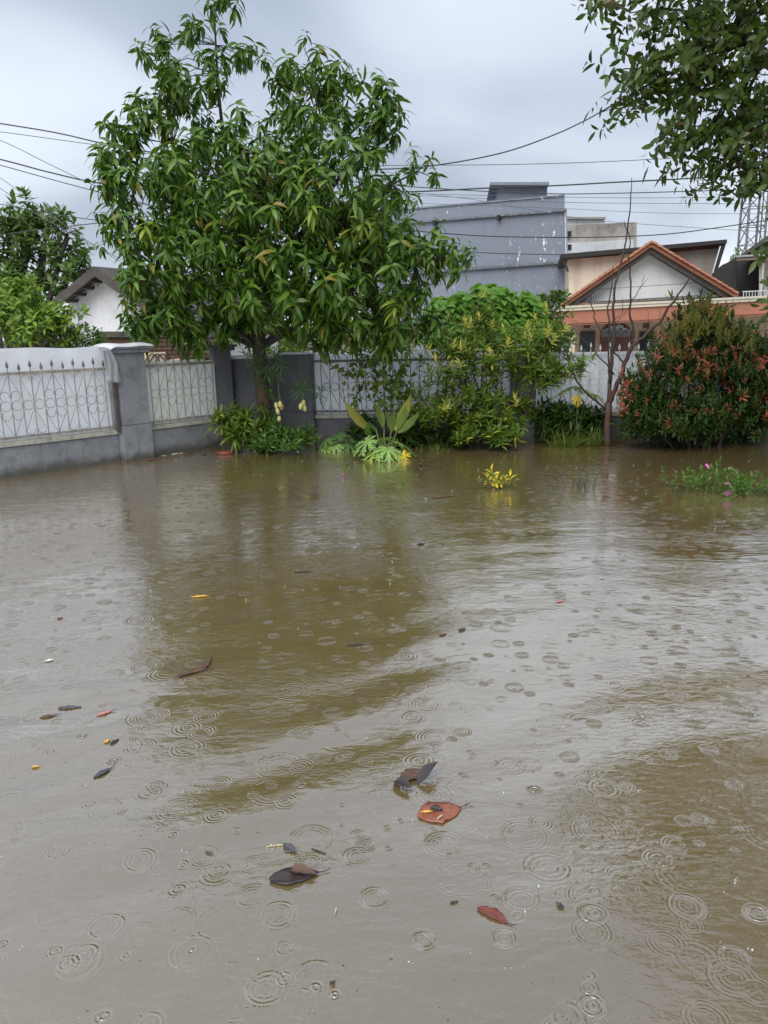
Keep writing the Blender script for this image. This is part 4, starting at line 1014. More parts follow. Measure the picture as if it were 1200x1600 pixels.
periwinkle('tiny green sprig in the water left of the dry twigs', [(852, 758, .08, .03)], [], 20, 6, 'ground_leaf', s=(0.4, 0.6))
def sprig():
    rg = np.random.default_rng(2); c = W(775, 762); root = empty('yellowing_sprig', (c.x, c.y, -0.3)); tag(root, 'drowned plant with bright yellow leaves in front of the shrub', 'plant')
    t_ = [spray(rg, 5, 0.11, 0.030, R(q), (10, 80), (0.4, 1.1), 0.07, 0.2, 3) for q in (0, 20, 40)]
    pts = [np.array((*W(x, y).xy, z)) for x, y, z in ((762, 764, .06), (770, 762, .12), (775, 764, .05), (782, 763, .04), (790, 764, .06), (798, 762, .06), (772, 765, .02))]
    V, F = foliage(rg, t_, pts, rg.normal(size=(len(pts), 3)), 0.6, 1.0)
    link('foliage', quads_mesh('foliage', V, F, M['yellow_leaf']), root)
    V, F = foliage(rg, t_, [p + np.array((rg.normal(0, .06), .02, 0)) for p in pts], rg.normal(size=(len(pts), 3)), 0.5, 0.8)
    link('foliage', quads_mesh('foliage', V, F, M['lime_leaf']), root)
    mb = MB()
    for q in pts: mb.tube([Vector((c.x, c.y, -0.3)), Vector(q)], 0.004, 4)
    for dx in (-.33, -.26, -.2, .1, .2): mb.tube([W(770, 764), W(770, 764) + Vector((dx, .02, .04 + abs(dx) * .2))], [0.004, 0.002], 4)
    mb.build('stems', M['twig'], root)
sprig()
def dry_twigs():
    rg = np.random.default_rng(12); c = W(905, 764); root = empty('dry_twigs', (c.x, c.y, -0.2)); tag(root, 'sparse dry twigs poking out of the water before the bare tree', 'twigs')
    for i in range(16):
        a = W(rg.uniform(878, 930), 764 + rg.normal(0, 4)); b = a + Vector((rg.normal(-0.04, 0.13), rg.normal(0, 0.05), rg.uniform(0.06, 0.24)))
        mb = MB(); mb.tube([a - Vector((0, 0, .1)), a.lerp(b, .5) + Vector((0, 0, .03)), b], [0.0035, 0.003, 0.0015], 4); mb.build('twig', M['bark_dark'], root)
    a = W(913, 764); mb = MB(); mb.tube([a - Vector((0, 0, .1)), a + Vector((.02, 0, .2)), a + Vector((.035, 0, .40))], [0.004, 0.003, 0.0012], 4); mb.build('twig', M['twig'], root)
dry_twigs()

# ------------------------------------------------------------------ floating leaves and debris
M['lf_orange'] = weathered('orange_brown_leaf', (0.31, 0.110, 0.070), (0.23, 0.075, 0.05), (0.08, 0.035, 0.03), 45, 0.85, 0.35, True, 0.001)
M['lf_dark'] = weathered('dark_dead_leaf', (0.050, 0.040, 0.042), (0.036, 0.030, 0.034), (0.07, 0.04, 0.03), 40, 0.5, 0.3, True, 0.001)
M['lf_brown'] = weathered('brown_dead_leaf', (0.13, 0.072, 0.048), (0.085, 0.05, 0.038), (0.035, 0.025, 0.02), 40, 0.6, 0.35, True, 0.001)
M['lf_red'] = weathered('red_dead_leaf', (0.18, 0.05, 0.036), (0.14, 0.04, 0.03), (0.10, 0.03, 0.02), 40, 0.4, 0.3, True, 0.001)
M['lf_yellow'] = plain('yellow_dead_leaf', (0.70, 0.42, 0.06), 0.4)
M['lf_pink'] = plain('pink_dead_leaf', (0.52, 0.22, 0.20), 0.4)
M['lf_white'] = plain('white_petal', (0.75, 0.74, 0.70), 0.5)
M['lf_pale'] = plain('pale_straw', (0.60, 0.54, 0.36), 0.6)
M['lf_blue'] = plain('wet_grey_leaf', (0.085, 0.085, 0.10), 0.15)
def dead_leaf(label, px0, py0, px1, py1, wd, mat, curl=0.25, bend=0.0, name='fallen_leaf', lift=0.0045, stalk=True, seed=0, cat='leaf', ns=10, p0=0.8, rnd=1.0):
    rg = np.random.default_rng(seed + int(px0)); a = W(px0, py0); b = W(px1, py1); d = b - a; L_ = d.length
    s = np.linspace(0, 1, ns + 1); V = []; nc = 5
    for si in s:
        hw = wd / 2 * math.sin(math.pi * min(max(si, 0.02), 0.985) ** p0) ** rnd * (1 + rg.normal(0, 0.07))
        for k in range(nc):
            q = (k / (nc - 1) - 0.5) * 2
            V.append((si * L_, q * hw + bend * L_ * math.sin(math.pi * si), 0.6 * curl * hw * q * q - (0.004 if abs(q) < 0.1 else 0.0015 if abs(q) < 0.6 else 0) + rg.normal(0, 0.0012) + 0.25 * curl * wd * (2 * si - 1) ** 2 * 0.5))
    F = [(i*nc+k, i*nc+k+1, (i+1)*nc+k+1, (i+1)*nc+k) for i in range(ns) for k in range(nc - 1)]
    zmean = swell(np.array([a.x]), np.array([a.y]))[0]
    V = np.array(V); V[:, 2] += lift + zmean
    o = link(name, quads_mesh(name, V, F, M[mat])); o.location = (a.x, a.y, 0); o.rotation_euler = (0, 0, math.atan2(d.y, d.x))
    o.modifiers.new('t', 'SOLIDIFY').thickness = 0.0012
    tag(o, label, cat, 'leaves and litter floating on the water')
    if stalk:
        mb = MB(); mb.tube([(L_ * 0.98, 0, lift + zmean + 0.002), (L_ * 1.12, 0.01 * L_, lift + zmean), (L_ * 1.25, 0.06 * L_, lift + zmean + 0.004)], [0.0016, 0.0013, 0.001], 5)
        link('stalk', mb.mesh('stalk', M['bark_dark']), o, False)
    return o
dead_leaf('big orange brown leaf floating flat, holding bits of litter', 653, 1277, 720, 1262, 0.115, 'lf_orange', 0.05, 0.0, p0=0.85, rnd=0.75)
dead_leaf('small yellow leaf lying on the big orange brown leaf', 658, 1272, 676, 1271, 0.010, 'lf_yellow', 0.5, stalk=False, lift=0.010)
dead_leaf('pale curled scrap at the lower edge of the orange brown leaf', 683, 1283, 692, 1276, 0.007, 'lf_pale', 0.5, stalk=False, lift=0.010)
dead_leaf('black scrap of leaf on the big orange brown leaf', 672, 1266, 692, 1270, 0.030, 'lf_dark', 0.6, stalk=False, lift=0.012)
o = dead_leaf('crumpled brown leaf with curled up dark lobes near the centre', 626, 1222, 664, 1206, 0.070, 'lf_brown', 0.5)
for (a, b, wd_, z) in (((618, 1222), (640, 1228), .05, .03), ((655, 1228), (682, 1186), .055, .055)):
    q0 = W(*a); q1 = W(b[0], b[1], z); dd = q1 - q0; V, F = leaf_tpl(dd.length, wd_, 0.3, 0.5, 6, 0.7, 0.02, RNG)
    k_ = link('curled_lobe', quads_mesh('curled_lobe', V, F, M['lf_dark']), o, False)
    mw = Matrix.Translation(q0 + Vector((0, 0, 0.006))) @ Vector((1, 0, 0)).rotation_difference(dd.normalized()).to_matrix().to_4x4()
    k_.matrix_parent_inverse = Matrix.LocRotScale(o.location, o.rotation_euler, None).inverted(); k_.matrix_basis = mw
o = dead_leaf('large dark brown leaf with folded edge, lower left of centre', 421, 1378, 498, 1366, 0.075, 'lf_dark', 0.2, rnd=0.8)
q0 = W(452, 1362); q1 = W(494, 1364, 0.02); dd = q1 - q0; V, F = leaf_tpl(dd.length, .04, 0.2, 0.5, 6, 0.7, 0.02, RNG)
k_ = link('folded_edge', quads_mesh('folded_edge', V, F, M['lf_brown']), o, False)
k_.matrix_parent_inverse = Matrix.LocRotScale(o.location, o.rotation_euler, None).inverted(); k_.matrix_basis = Matrix.Translation(q0 + Vector((0, 0, 0.007))) @ Vector((1, 0, 0)).rotation_difference(dd.normalized()).to_matrix().to_4x4()
dead_leaf('slender red brown leaf floating in the lower right foreground', 746, 1421, 793, 1445, 0.036, 'lf_red', 0.2, 0.08, rnd=0.75)
dead_leaf('small black leaf scrap beside the large dark brown leaf', 443, 1320, 464, 1334, 0.030, 'lf_blue', 0.5, stalk=False)
dead_leaf('tiny dark scrap left of the small black leaf', 321, 1331, 333, 1334, 0.010, 'lf_blue', 0.2, stalk=False)
dead_leaf('orange yellow leaf floating left of centre in the mango reflection', 298, 934, 327, 932, 0.036, 'lf_yellow', 0.25, stalk=False)
dead_leaf('dark brown curled leaf shaped like a stick, left of centre', 272, 1062, 326, 1048, 0.032, 'lf_brown', 0.7, 0.06)
dead_leaf('short dark leaf end sticking up beside the curled brown leaf', 315, 1050, 330, 1030, 0.035, 'lf_brown', 0.8, 0.0)
dead_leaf('white petals floating at the left', 70, 1034, 84, 1031, 0.022, 'lf_white', 0.4, stalk=False)
dead_leaf('smooth grey leaf floating flat at the left', 90, 1106, 127, 1104, 0.028, 'lf_blue', 0.1, stalk=False)
dead_leaf('pink leaf floating beside the smooth grey leaf', 150, 1118, 176, 1110, 0.020, 'lf_pink', 0.3)
dead_leaf('faint reddish leaf left of the pink leaf', 62, 1120, 88, 1116, 0.022, 'lf_brown', 0.1)
dead_leaf('yellow leaf scrap below the pink leaf', 163, 1162, 172, 1157, 0.022, 'lf_yellow', 0.3, stalk=False)
dead_leaf('dark scrap touching the yellow leaf scrap', 172, 1164, 186, 1156, 0.014, 'lf_dark', 0.6, stalk=False)
dead_leaf('dark grey leaf below the yellow scrap at the left', 146, 1217, 175, 1201, 0.026, 'lf_blue', 0.3)
dead_leaf('tiny yellow scrap at the far left', 49, 1199, 63, 1197, 0.012, 'lf_yellow', 0.3, stalk=False)
dead_leaf('thin dark twig floating in the mango reflection', 540, 1010, 580, 1007, 0.014, 'lf_dark', 0.5, 0.03)
dead_leaf('small dark scrap in the pale water at upper centre', 652, 852, 664, 850, 0.03, 'lf_dark', 0.4, stalk=False)
dead_leaf('long dark twig floating above the yellow leaf', 460, 895, 490, 893, 0.018, 'lf_dark', 0.4, stalk=False)
dead_leaf('black curled scrap right of the slender red leaf', 869, 1414, 882, 1424, 0.013, 'lf_dark', 0.9, stalk=False)
dead_leaf('small pale petal above the bottom edge, left of centre', 526, 1420, 523, 1431, 0.005, 'lf_pale', 0.5, stalk=False)
dead_leaf('tiny black scrap near the bottom edge', 515, 1538, 524, 1535, 0.008, 'lf_dark', 0.6, stalk=False)
dead_leaf('small dark twig above the slender red leaf', 703, 1413, 716, 1410, 0.005, 'lf_dark', 0.5, stalk=False)
dead_leaf('pale straw floating beside the small black leaf', 416, 1323, 454, 1319, 0.003, 'lf_pale', 0.1, stalk=False, name='straw', cat='straw')
dead_leaf('thin black twig right of the small black leaf', 487, 1327, 509, 1335, 0.004, 'lf_dark', 0.3, stalk=False, name='twig', cat='twig')
dead_leaf('pink petal in the bright water at right', 870, 941, 882, 939, 0.020, 'lf_pink', 0.3, stalk=False)
dead_leaf('brown scrap right of centre', 716, 988, 728, 984, 0.020, 'lf_dark', 0.6, stalk=False)
dead_leaf('reddish scrap left of the brown scrap right of centre', 686, 995, 698, 992, 0.018, 'lf_brown', 0.3, stalk=False)
dead_leaf('tiny red scrap in the bright water at left', 90, 968, 98, 966, 0.018, 'lf_red', 0.3, stalk=False)
dead_leaf('brown twig in the water before the drowned yellow plant', 676, 779, 712, 775, 0.03, 'lf_brown', 0.4, stalk=False)
dead_leaf('red and white litter floating at the wide pillar foot', 228, 720, 246, 718, 0.06, 'terracotta', 0.3, stalk=False, name='litter', cat='litter')
dead_leaf('white strip of litter right of the wide pillar foot', 267, 710, 286, 708, 0.03, 'lf_white', 0.2, stalk=False, name='litter', cat='litter')
dead_leaf('pale scrap of litter between pillar and white strip', 252, 713, 260, 712, 0.03, 'lf_pale', 0.2, stalk=False, name='litter', cat='litter')
# raft of sodden leaves round the bare tree and the papaya
def raft(label, x0, x1, y0, y1, n, seed):
    rg = np.random.default_rng(seed); parts = []
    for _ in range(n):
        V, F = leaf_tpl(rg.uniform(.05, .11), rg.uniform(.02, .04), rg.uniform(-.4, .4), .3, 3); q = W(rg.uniform(x0, x1), rg.uniform(y0, y1))
        parts.append((V @ rotz(rg.uniform(0, 6.28)).T + np.array((q.x, q.y, 0.008)), F))
    V, F = join(parts); o = link('leaf_litter', quads_mesh('leaf_litter', V, F, M['lf_brown'])); tag(o, label, 'litter', kind='stuff')
raft('raft of sodden brown leaves round the foot of the bare tree', 915, 1050, 688, 701, 150, 1)
raft('patch of sodden leaves right of the pale papaya seedling', 640, 690, 716, 728, 26, 2)
raft('line of dirt and leaves along the left wall foot', 230, 340, 700, 712, 22, 3)

# fine drifting specks: seed husks, crumbs of leaf and bubbles
def specks():
    rg = np.random.default_rng(16)
    for nm, label, mat, n, s0, s1 in (('drifting_specks', 'scattered dark specks of leaf crumbs drifting on the water', 'lf_dark', 170, 0.002, 0.006), ('drifting_specks', 'scattered pale specks drifting on the water', 'lf_pale', 70, 0.0015, 0.004)):
        mb = MB()
        for i in range(n):
            q = W(rg.uniform(-60, 1260), 730 + 880 * rg.random() ** 1.4)
            if q.y > 10.4 or (q.x < -2.6 and q.y > 8.4 + (q.x + 4.5) * 1.05): continue
            z0 = swell(np.array([q.x]), np.array([q.y]))[0]; a0 = rg.uniform(0, 6.28); a = rg.uniform(s0, s1) * (1.6 if q.y > 4 else 1); b_ = a * rg.uniform(0.25, 0.9); k = 6
            ring = [(a * math.cos(t) * rg.uniform(.7, 1.2), b_ * math.sin(t) * rg.uniform(.7, 1.2)) for t in np.linspace(0, 2 * math.pi, k, endpoint=False)]
            pts = [(q.x + x * math.cos(a0) - y * math.sin(a0), q.y + x * math.sin(a0) + y * math.cos(a0)) for x, y in ring]
            mb.add([(x, y, z0 - 0.001) for x, y in pts] + [(q.x, q.y, z0 + 0.0018)], [(j, (j + 1) % k, k) for j in range(k)])
        tag(mb.build(nm, M[mat]), label, 'debris', kind='stuff')
specks()
# rain splashes: little beads and crowns standing on the water
def splashes():
    rg = np.random.default_rng(6); mb = MB()
    bm = bmesh.new(); bmesh.ops.create_icosphere(bm, subdivisions=1, radius=1.0); sv = np.array([v.co[:] for v in bm.verts]); sf = [tuple(v.index for v in f.verts) for f in bm.faces]; bm.free()
    for i in range(210):
        px = rg.uniform(-50, 1250); py = 720 + 800 * rg.random() ** 3.2; q = W(px, py)
        if q.y > 10.6 or (q.x < -2.6 and q.y > 8.6 + (q.x + 4.5) * 1.05): continue
        s = rg.uniform(0.0014, 0.0030) * (1 if py > 1000 else 1.3)
        for k in range(rg.integers(1, 4)):
            o_ = np.array((q.x + rg.normal(0, .006), q.y + rg.normal(0, .006), rg.uniform(0, .012)))
            mb.add(sv * s * rg.uniform(.6, 1.2) * np.array((1, 1, rg.uniform(.8, 1.8))) + o_, sf)
    mt, nt, b, o = new_mat('rain_drop'); b.inputs['Base Color'].default_value = (0.9, 0.92, 0.95, 1); b.inputs['Roughness'].default_value = 0.03
    b.inputs['IOR'].default_value = 1.33; b.inputs['Transmission Weight'].default_value = 0.75
    tag(mb.build('rain_splash', mt, smooth=True), 'scattered beads of rain splashing on the flood water', 'rain', kind='stuff')
splashes()

# ------------------------------------------------------------------ buildings
class Plane:
    """vertical facade plane through two photograph columns at given depths; turns pixels into points on it"""
    def __init__(s, pxa, Ya, pxb, Yb):
        a = P(pxa, 500, Ya); b = P(pxb, 500, Yb); s.o = Vector((a.x, a.y, 0)); t = Vector((b.x - a.x, b.y - a.y, 0)).normalized(); s.t = t; s.n = Vector((t.y, -t.x, 0))
        if s.n.y > 0: s.n = -s.n
    def pt(s, px, py, off=0.0):
        d = ray(px, py); o = s.o + s.n * off; k = (o - CP).dot(s.n) / d.dot(s.n); return CP + d * k
    def slab(s, name, pts, thick, mat, parent, off=0.0, bevel=0.0, ground=False, back=None):
        """polygon on the facade given in pixels, its face `off` in front of the plane, extruded `thick` backwards"""
        q = [s.pt(x, y, off) for x, y in pts]
        if ground:
            for v in q:
                if v.z < 1.2: v.z = -0.55
        return MB().prism(q, (Vector(back) if back else -s.n) * thick).build(name, mat, parent, bevel=bevel)
    def rect(s, name, x0, y0, x1, y1, thick, mat, parent, off=0.0, bevel=0.0):
        """plumb rectangle between two pixel corners"""
        a = s.pt(x0, (y0 + y1) / 2, off); b = s.pt(x1, (y0 + y1) / 2, off); zt = s.pt((x0 + x1) / 2, y0, off).z; zb = s.pt((x0 + x1) / 2, y1, off).z
        q = [Vector((a.x, a.y, zb)), Vector((b.x, b.y, zb)), Vector((b.x, b.y, zt)), Vector((a.x, a.y, zt))]
        return MB().prism(q, -s.n * thick).build(name, mat, parent, bevel=bevel)
def thing(name, pl, px, label, cat, group=None):
    a = pl.pt(px, 520); r_ = empty(name, (a.x, a.y, -0.55)); return tag(r_, label, cat, group)

# tall grey block
g_ = Plane(883, 30.0, 620, 33.4)
bld = thing('grey_building', g_, 760, 'tall windowless grey building with flaking paint behind the green mound', 'building', 'buildings behind the fence')
g_.slab('wall', [(884, 700), (882, 306), (570, 333), (570, 700)], 9, M['bld'], bld, ground=True, back=(0.12, 1, 0))
g_.slab('ledge', [(884, 327), (560, 352), (560, 355), (884, 330)], 0.12, M['ledge'], bld, 0.12)
g_.slab('ledge', [(885, 407), (560, 430), (560, 434), (885, 411)], 0.14, M['ledge'], bld, 0.14)
g_.slab('corner_strip', [(886.5, 470), (883.5, 325), (882, 325), (884.5, 470)], 0.2, M['pale_wall'], bld, 0.03)
g_.slab('parapet_cap', [(882.5, 303.5), (570, 330.5), (570, 333), (882.5, 306)], 0.5, M['bld'], bld, 0.05, back=(0.1, 1, 0))
for x in (678, 778): g_.rect('bracket', x - 2, 336 - (x - 778) * .08, x + 2, 344 - (x - 778) * .08, 0.2, M['black_edge'], bld, 0.25)
hd = g_.slab('stair_head', [(777, 318), (778, 289), (855, 289), (855, 310)], 3.0, M['bld'], bld, -0.3, back=(0.1, 1, 0))
g_.slab('roof_slab', [(766, 289), (766, 284.5), (858, 284), (858, 289)], 4.0, M['bld'], hd, 0.1, back=(0.1, 1, 0))
# dark weathered parapet and pale box behind
f_ = Plane(885, 36, 1000, 36.5)
b2 = thing('stained_building', f_, 940, 'far building with black stained parapet right of the grey block', 'building', 'buildings behind the fence')
f_.slab('parapet', [(886, 395), (886, 352), (995, 347), (995, 390)], 5, M['stained'], b2)
f_.slab('band', [(886, 400), (886, 380), (990, 374), (990, 400)], 0.2, M['pale_wall'], b2, 0.15)
f_.slab('pale_box', [(887, 360), (887, 342), (945, 342), (945, 360)], 3, M['pale_wall'], b2, -1.0)
f_.slab('box_roof', [(886, 342), (886, 339), (947, 339), (947, 342)], 3.4, M['concrete'], b2, -0.8)
f_.slab('wall', [(888, 700), (888, 396), (990, 392), (990, 700)], 5, M['pale_wall'], b2, -0.05, ground=True)
for y in (365, 386): f_.rect('opening', 880, y - 4, 893, y + 4, 0.3, M['dark_in'], b2, 0.2)
# faded pink house with black roof edge
k_ = Plane(880, 26.5, 1135, 25.5)
b3 = thing('pink_house', k_, 940, 'faded pink house with black roof edge behind the tiled gable', 'house', 'buildings behind the fence')
k_.slab('wall', [(888, 700), (888, 402), (1040, 390), (1125, 384), (1110, 440), (1110, 700)], 6, M['pinkish'], b3, ground=True)
k_.slab('brick_band', [(889, 405), (889, 399), (968, 393), (968, 399)], 0.1, M['brick'], b3, 0.04)
k_.slab('brick_band', [(1045, 395), (1045, 388), (1124, 381), (1122, 388)], 0.1, M['brick'], b3, 0.04)
k_.slab('bare_gable', [(1000, 440), (1000, 398), (1122, 388), (1108, 440)], 0.12, M['concrete'], b3, 0.02)
k_.slab('roof_edge', [(877, 404), (876, 397), (1136, 374), (1136, 380)], 6.5, M['black_edge'], b3, 0.5)
k_.slab('verge_board', [(1136, 376), (1131, 376), (1117, 424), (1121, 424)], 0.2, M['black_edge'], b3, 0.45)
k_.slab('verge_board', [(878, 402), (882, 402), (889, 424), (886, 424)], 0.2, M['black_edge'], b3, 0.45)
# cream house with tiled gable
h_ = Plane(865, 20.6, 1200, 19.4)
hs = thing('cream_house', h_, 1010, 'cream house with tiled gable, terracotta fascia and arched door', 'house', 'buildings behind the fence')
h_.slab('porch_wall', [(886, 700), (886, 500), (1300, 480), (1300, 700)], 6, M['cream'], hs, -1.6, ground=True)
gb = h_.slab('gable_wall', [(905, 476), (1018, 386), (1140, 462), (1140, 470), (905, 482)], 6, M['gable_grey'], hs, -0.35)
h_.slab('joint_line', [(935, 451.5), (1112, 440), (1112, 440.6), (935, 452.1)], 0.03, M['concrete'], gb, -0.34)
h_.slab('fascia', [(867, 507), (865, 487), (1330, 463), (1330, 483)], 1.9, M['fascia'], hs, 0.25)
h_.slab('fascia_lip', [(867, 510), (867, 507), (1330, 483), (1330, 486)], 1.9, M['fascia'], hs, 0.22)
h_.slab('fascia_trim', [(865, 487), (864, 479), (1330, 455), (1330, 463)], 2.0, M['trim'], hs, 0.30)
h_.slab('fascia_trim', [(864, 483.2), (864, 482.2), (1330, 458.2), (1330, 459.2)], 0.1, M['concrete'], hs, 0.312)
# strip of dark tiles between fascia and gable wall, each tile a rib
sr = h_.slab('lower_roof', [(893, 479), (915, 472), (1140, 458), (1160, 464)], 0.5, M['roof_old'], hs, -0.05)
rib = None
for i in range(56):
    x = 912 + i * 4.1; y = 480 - (x - 905) * 0.0515
    h_.slab('rib', [(x, y - 1), (x + 0.4, y - 8), (x + 1.8, y - 8), (x + 1.6, y - 1)], 0.08, M['wood_old'], sr, 0.0)
h_.slab('ridge_strip', [(898, 474), (1142, 459), (1142, 462), (898, 477)], 0.4, M['concrete'], hs, -0.02)
# verge boards and tiled gable slopes running back from the facade
for nm, a, b in (('left', (876, 478), (1018, 379)), ('right', (1152, 460), (1018, 379))):
    pa, pb = h_.pt(*a, 0.15), h_.pt(*b, 0.15)
    dz = Vector((0, 0, -0.10))
    rf = MB().prism([pa, pb, pb + dz, pa + dz], -h_.n * 7).build('roof_slope', M['tile'], hs)
    dz2 = Vector((0, 0, -0.24))
    MB().prism([pa + dz * 1.02 - h_.n * 0.1, pb + dz * 1.02 - h_.n * 0.1, pb + dz2 - h_.n * 0.1, pa + dz2 - h_.n * 0.1], -h_.n * 0.35).build('soffit_board', M['wood_old'], hs)
    nT = 16; vec = (pb - pa) / nT; ln = vec.length
    bm = bmesh.new(); mb = MB(); nn = 9; prf = [(math.cos(math.pi * i / (nn - 1)) * 0.085, math.sin(math.pi * i / (nn - 1)) * 0.06) for i in range(nn)]
    V = [(0, y, z) for y, z in prf] + [(ln * 1.12, y * 0.85, z * 0.86 - 0.012) for y, z in prf]
    V += [(0, y * 0.8, z * 0.75) for y, z in prf] + [(ln * 1.12, y * 0.7, z * 0.65 - 0.012) for y, z in prf]
    Fc = [(i, i + 1, nn + i + 1, nn + i) for i in range(nn - 1)] + [(2*nn + i + 1, 2*nn + i, 3*nn + i, 3*nn + i + 1) for i in range(nn - 1)] + [(i + 1, i, 2*nn + i, 2*nn + i + 1) for i in range(nn - 1)]
    mb.add(V, Fc); tme = mb.mesh('verge_tile', M['tile'], False); bm.free()
    xax = vec.normalized(); yax = (-h_.n).cross(xax).cross(xax).normalized(); zax = xax.cross(yax)
    if zax.z < 0: yax = -yax; zax = -zax
    rot = Matrix((xax, yax, zax)).transposed().to_4x4()
    for i in range(nT):
        o = link('verge_tile', tme, hs, False); o.matrix_basis = Matrix.Translation(pa + vec * i + Vector((0, 0, 0.01)) - hs.location) @ rot
    # loose tiles at the eave
for x, y in ((1142, 459), (1148, 462), (1145, 465), (913, 476), (908, 478)):
    h_.slab('eave_tile', [(x - 5, y + 1.5), (x - 4, y - 2), (x + 5, y - 3), (x + 6, y + 1)], 0.25, M['tile'], hs, 0.02)
# porch: column, door with fanlight, windows, vents
h_.rect('column', 888, 503, 897, 640, 0.3, M['cream'], hs, 0.02)
def arch(cx, top, w2, bot, n=14):
    hgt = w2 * 0.95
    return [(cx - w2, bot)] + [(cx - w2 * math.cos(math.pi * i / n), top + hgt - hgt * math.sin(math.pi * i / n)) for i in range(n + 1)] + [(cx + w2, bot)]
dr = h_.slab('door', arch(963, 503, 25.5, 640), 0.12, M['wood_door'], hs, -1.54)
h_.slab('fanlight', arch(963, 506, 21.5, 515.5), 0.04, M['fan_glass'], dr, -1.50)
for i, (x, y) in enumerate(((950, 512), (963, 508), (976, 511), (957, 508), (970, 514))): h_.rect('fanlight_motif', x - 1.6, y - 1.2, x + 1.6, y + 1.4, 0.02, M['black_edge'], dr, -1.485)
h_.rect('door_panel', 942, 522, 961, 610, 0.05, M['wood_door'], dr, -1.505, 0.01); h_.rect('door_panel', 965, 522, 984, 610, 0.05, M['wood_door'], dr, -1.505, 0.01)
for x0, x1 in ((905, 929), (997, 1021)):
    wf = h_.rect('window', x0, 518, x1, 590, 0.12, M['wood_door'], hs, -1.52); h_.rect('pane', x0 + 2.2, 520, x1 - 2.2, 588, 0.04, M['glass'], wf, -1.48)
for x in (917, 1010): h_.rect('vent', x - 5, 505.5, x + 5, 513, 0.05, M['wood_door'], hs, -1.57)
h_.slab('downpipe', [(1194, 545), (1199, 480), (1201, 480), (1197, 545)], 0.08, M['trim'], hs, -1.4)

# neighbour with dark balcony at the right edge
n_ = Plane(1110, 24.0, 1260, 22.6)
nb = thing('balcony_house', n_, 1190, 'house with dark open balcony and zinc awning at the right edge', 'house', 'buildings behind the fence')
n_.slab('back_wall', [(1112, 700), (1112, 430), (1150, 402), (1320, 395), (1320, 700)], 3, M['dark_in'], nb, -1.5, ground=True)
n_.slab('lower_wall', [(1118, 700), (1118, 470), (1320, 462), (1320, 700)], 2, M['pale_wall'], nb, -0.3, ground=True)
n_.slab('balcony_shade_panel', [(1112, 470), (1112, 428), (1128, 414), (1150, 404), (1150, 470)], 0.08, M['dark_in'], nb, -0.2)  # flat dark panel, the shade of the open balcony put in as colour
n_.slab('awning', [(1148, 402), (1152, 399), (1320, 388), (1320, 392)], 1.8, M['zinc'], nb, 0.4)
n_.slab('beam', [(1151, 407), (1151, 404.5), (1320, 396), (1320, 399)], 0.12, M['trim'], nb, 0.15)
n_.slab('upper_gable', [(1165, 396), (1206, 366), (1320, 345), (1320, 392)], 3, M['concrete'], nb, -0.4)
n_.slab('upper_roof', [(1157, 398), (1202, 366), (1320, 300), (1320, 308), (1204, 373), (1164, 398)], 4, M['roof_old'], nb, 0.2)
n_.rect('post', 1189.5, 404, 1192.5, 466, 0.12, M['trim'], nb, 0.1)
n_.slab('side_wall', [(1186, 470), (1186, 406), (1189, 406), (1189, 470)], 0.3, M['pale_wall'], nb, -0.2)
n_.slab('wall_pier', [(1193, 470), (1193, 405), (1320, 398), (1320, 470)], 0.2, M['pale_wall'], nb, -0.6)
rl = n_.slab('railing', [(1160, 456.5), (1160, 455), (1320, 447), (1320, 448.5)], 0.05, M['pale_wall'], nb, 0.2)
for i in range(26):
    x = 1161 + i * 4.6; n_.rect('baluster', x, 455 - i * .22, x + 1.0, 469 - i * .22, 0.03, M['pale_wall'], rl, 0.19)

# lattice tower
def tower():
    Y0 = 62.0; c = P(1172, 400, Y0); zt = P(1172, 205, Y0).z; root = empty('lattice_tower', (c.x, c.y, -0.55)); tag(root, 'tall steel lattice tower far off behind the balcony house', 'tower')
    hw0, hw1 = 0.70, 0.66; H0 = -0.55
    def cor(i, z):
        hw = hw0 + (hw1 - hw0) * (z - H0) / (zt - H0); sx, sy = ((-1, -1), (1, -1), (1, 1), (-1, 1))[i]; return Vector((c.x + sx * hw, c.y + sy * hw, z))
    for i in range(4): MB().tube([cor(i, H0), cor(i, zt)], [0.10, 0.08], 6).build('leg', M['steel'], root)
    z = H0; st = 1.35
    while z + st < zt:
        for i in range(4):
            MB().tube([cor(i, z), cor((i + 1) % 4, z + st)], 0.04, 4).build('brace', M['steel'], root)
            MB().tube([cor(i, z), cor((i + 1) % 4, z)], 0.035, 4).build('brace', M['steel'], root)
        z += st
    for dx in (0.15, 0.45): MB().tube([Vector((c.x + dx, c.y - 0.4, H0)), Vector((c.x + dx, c.y - 0.4, zt))], 0.05, 4).build('cable_ladder', M['steel'], root)
tower()

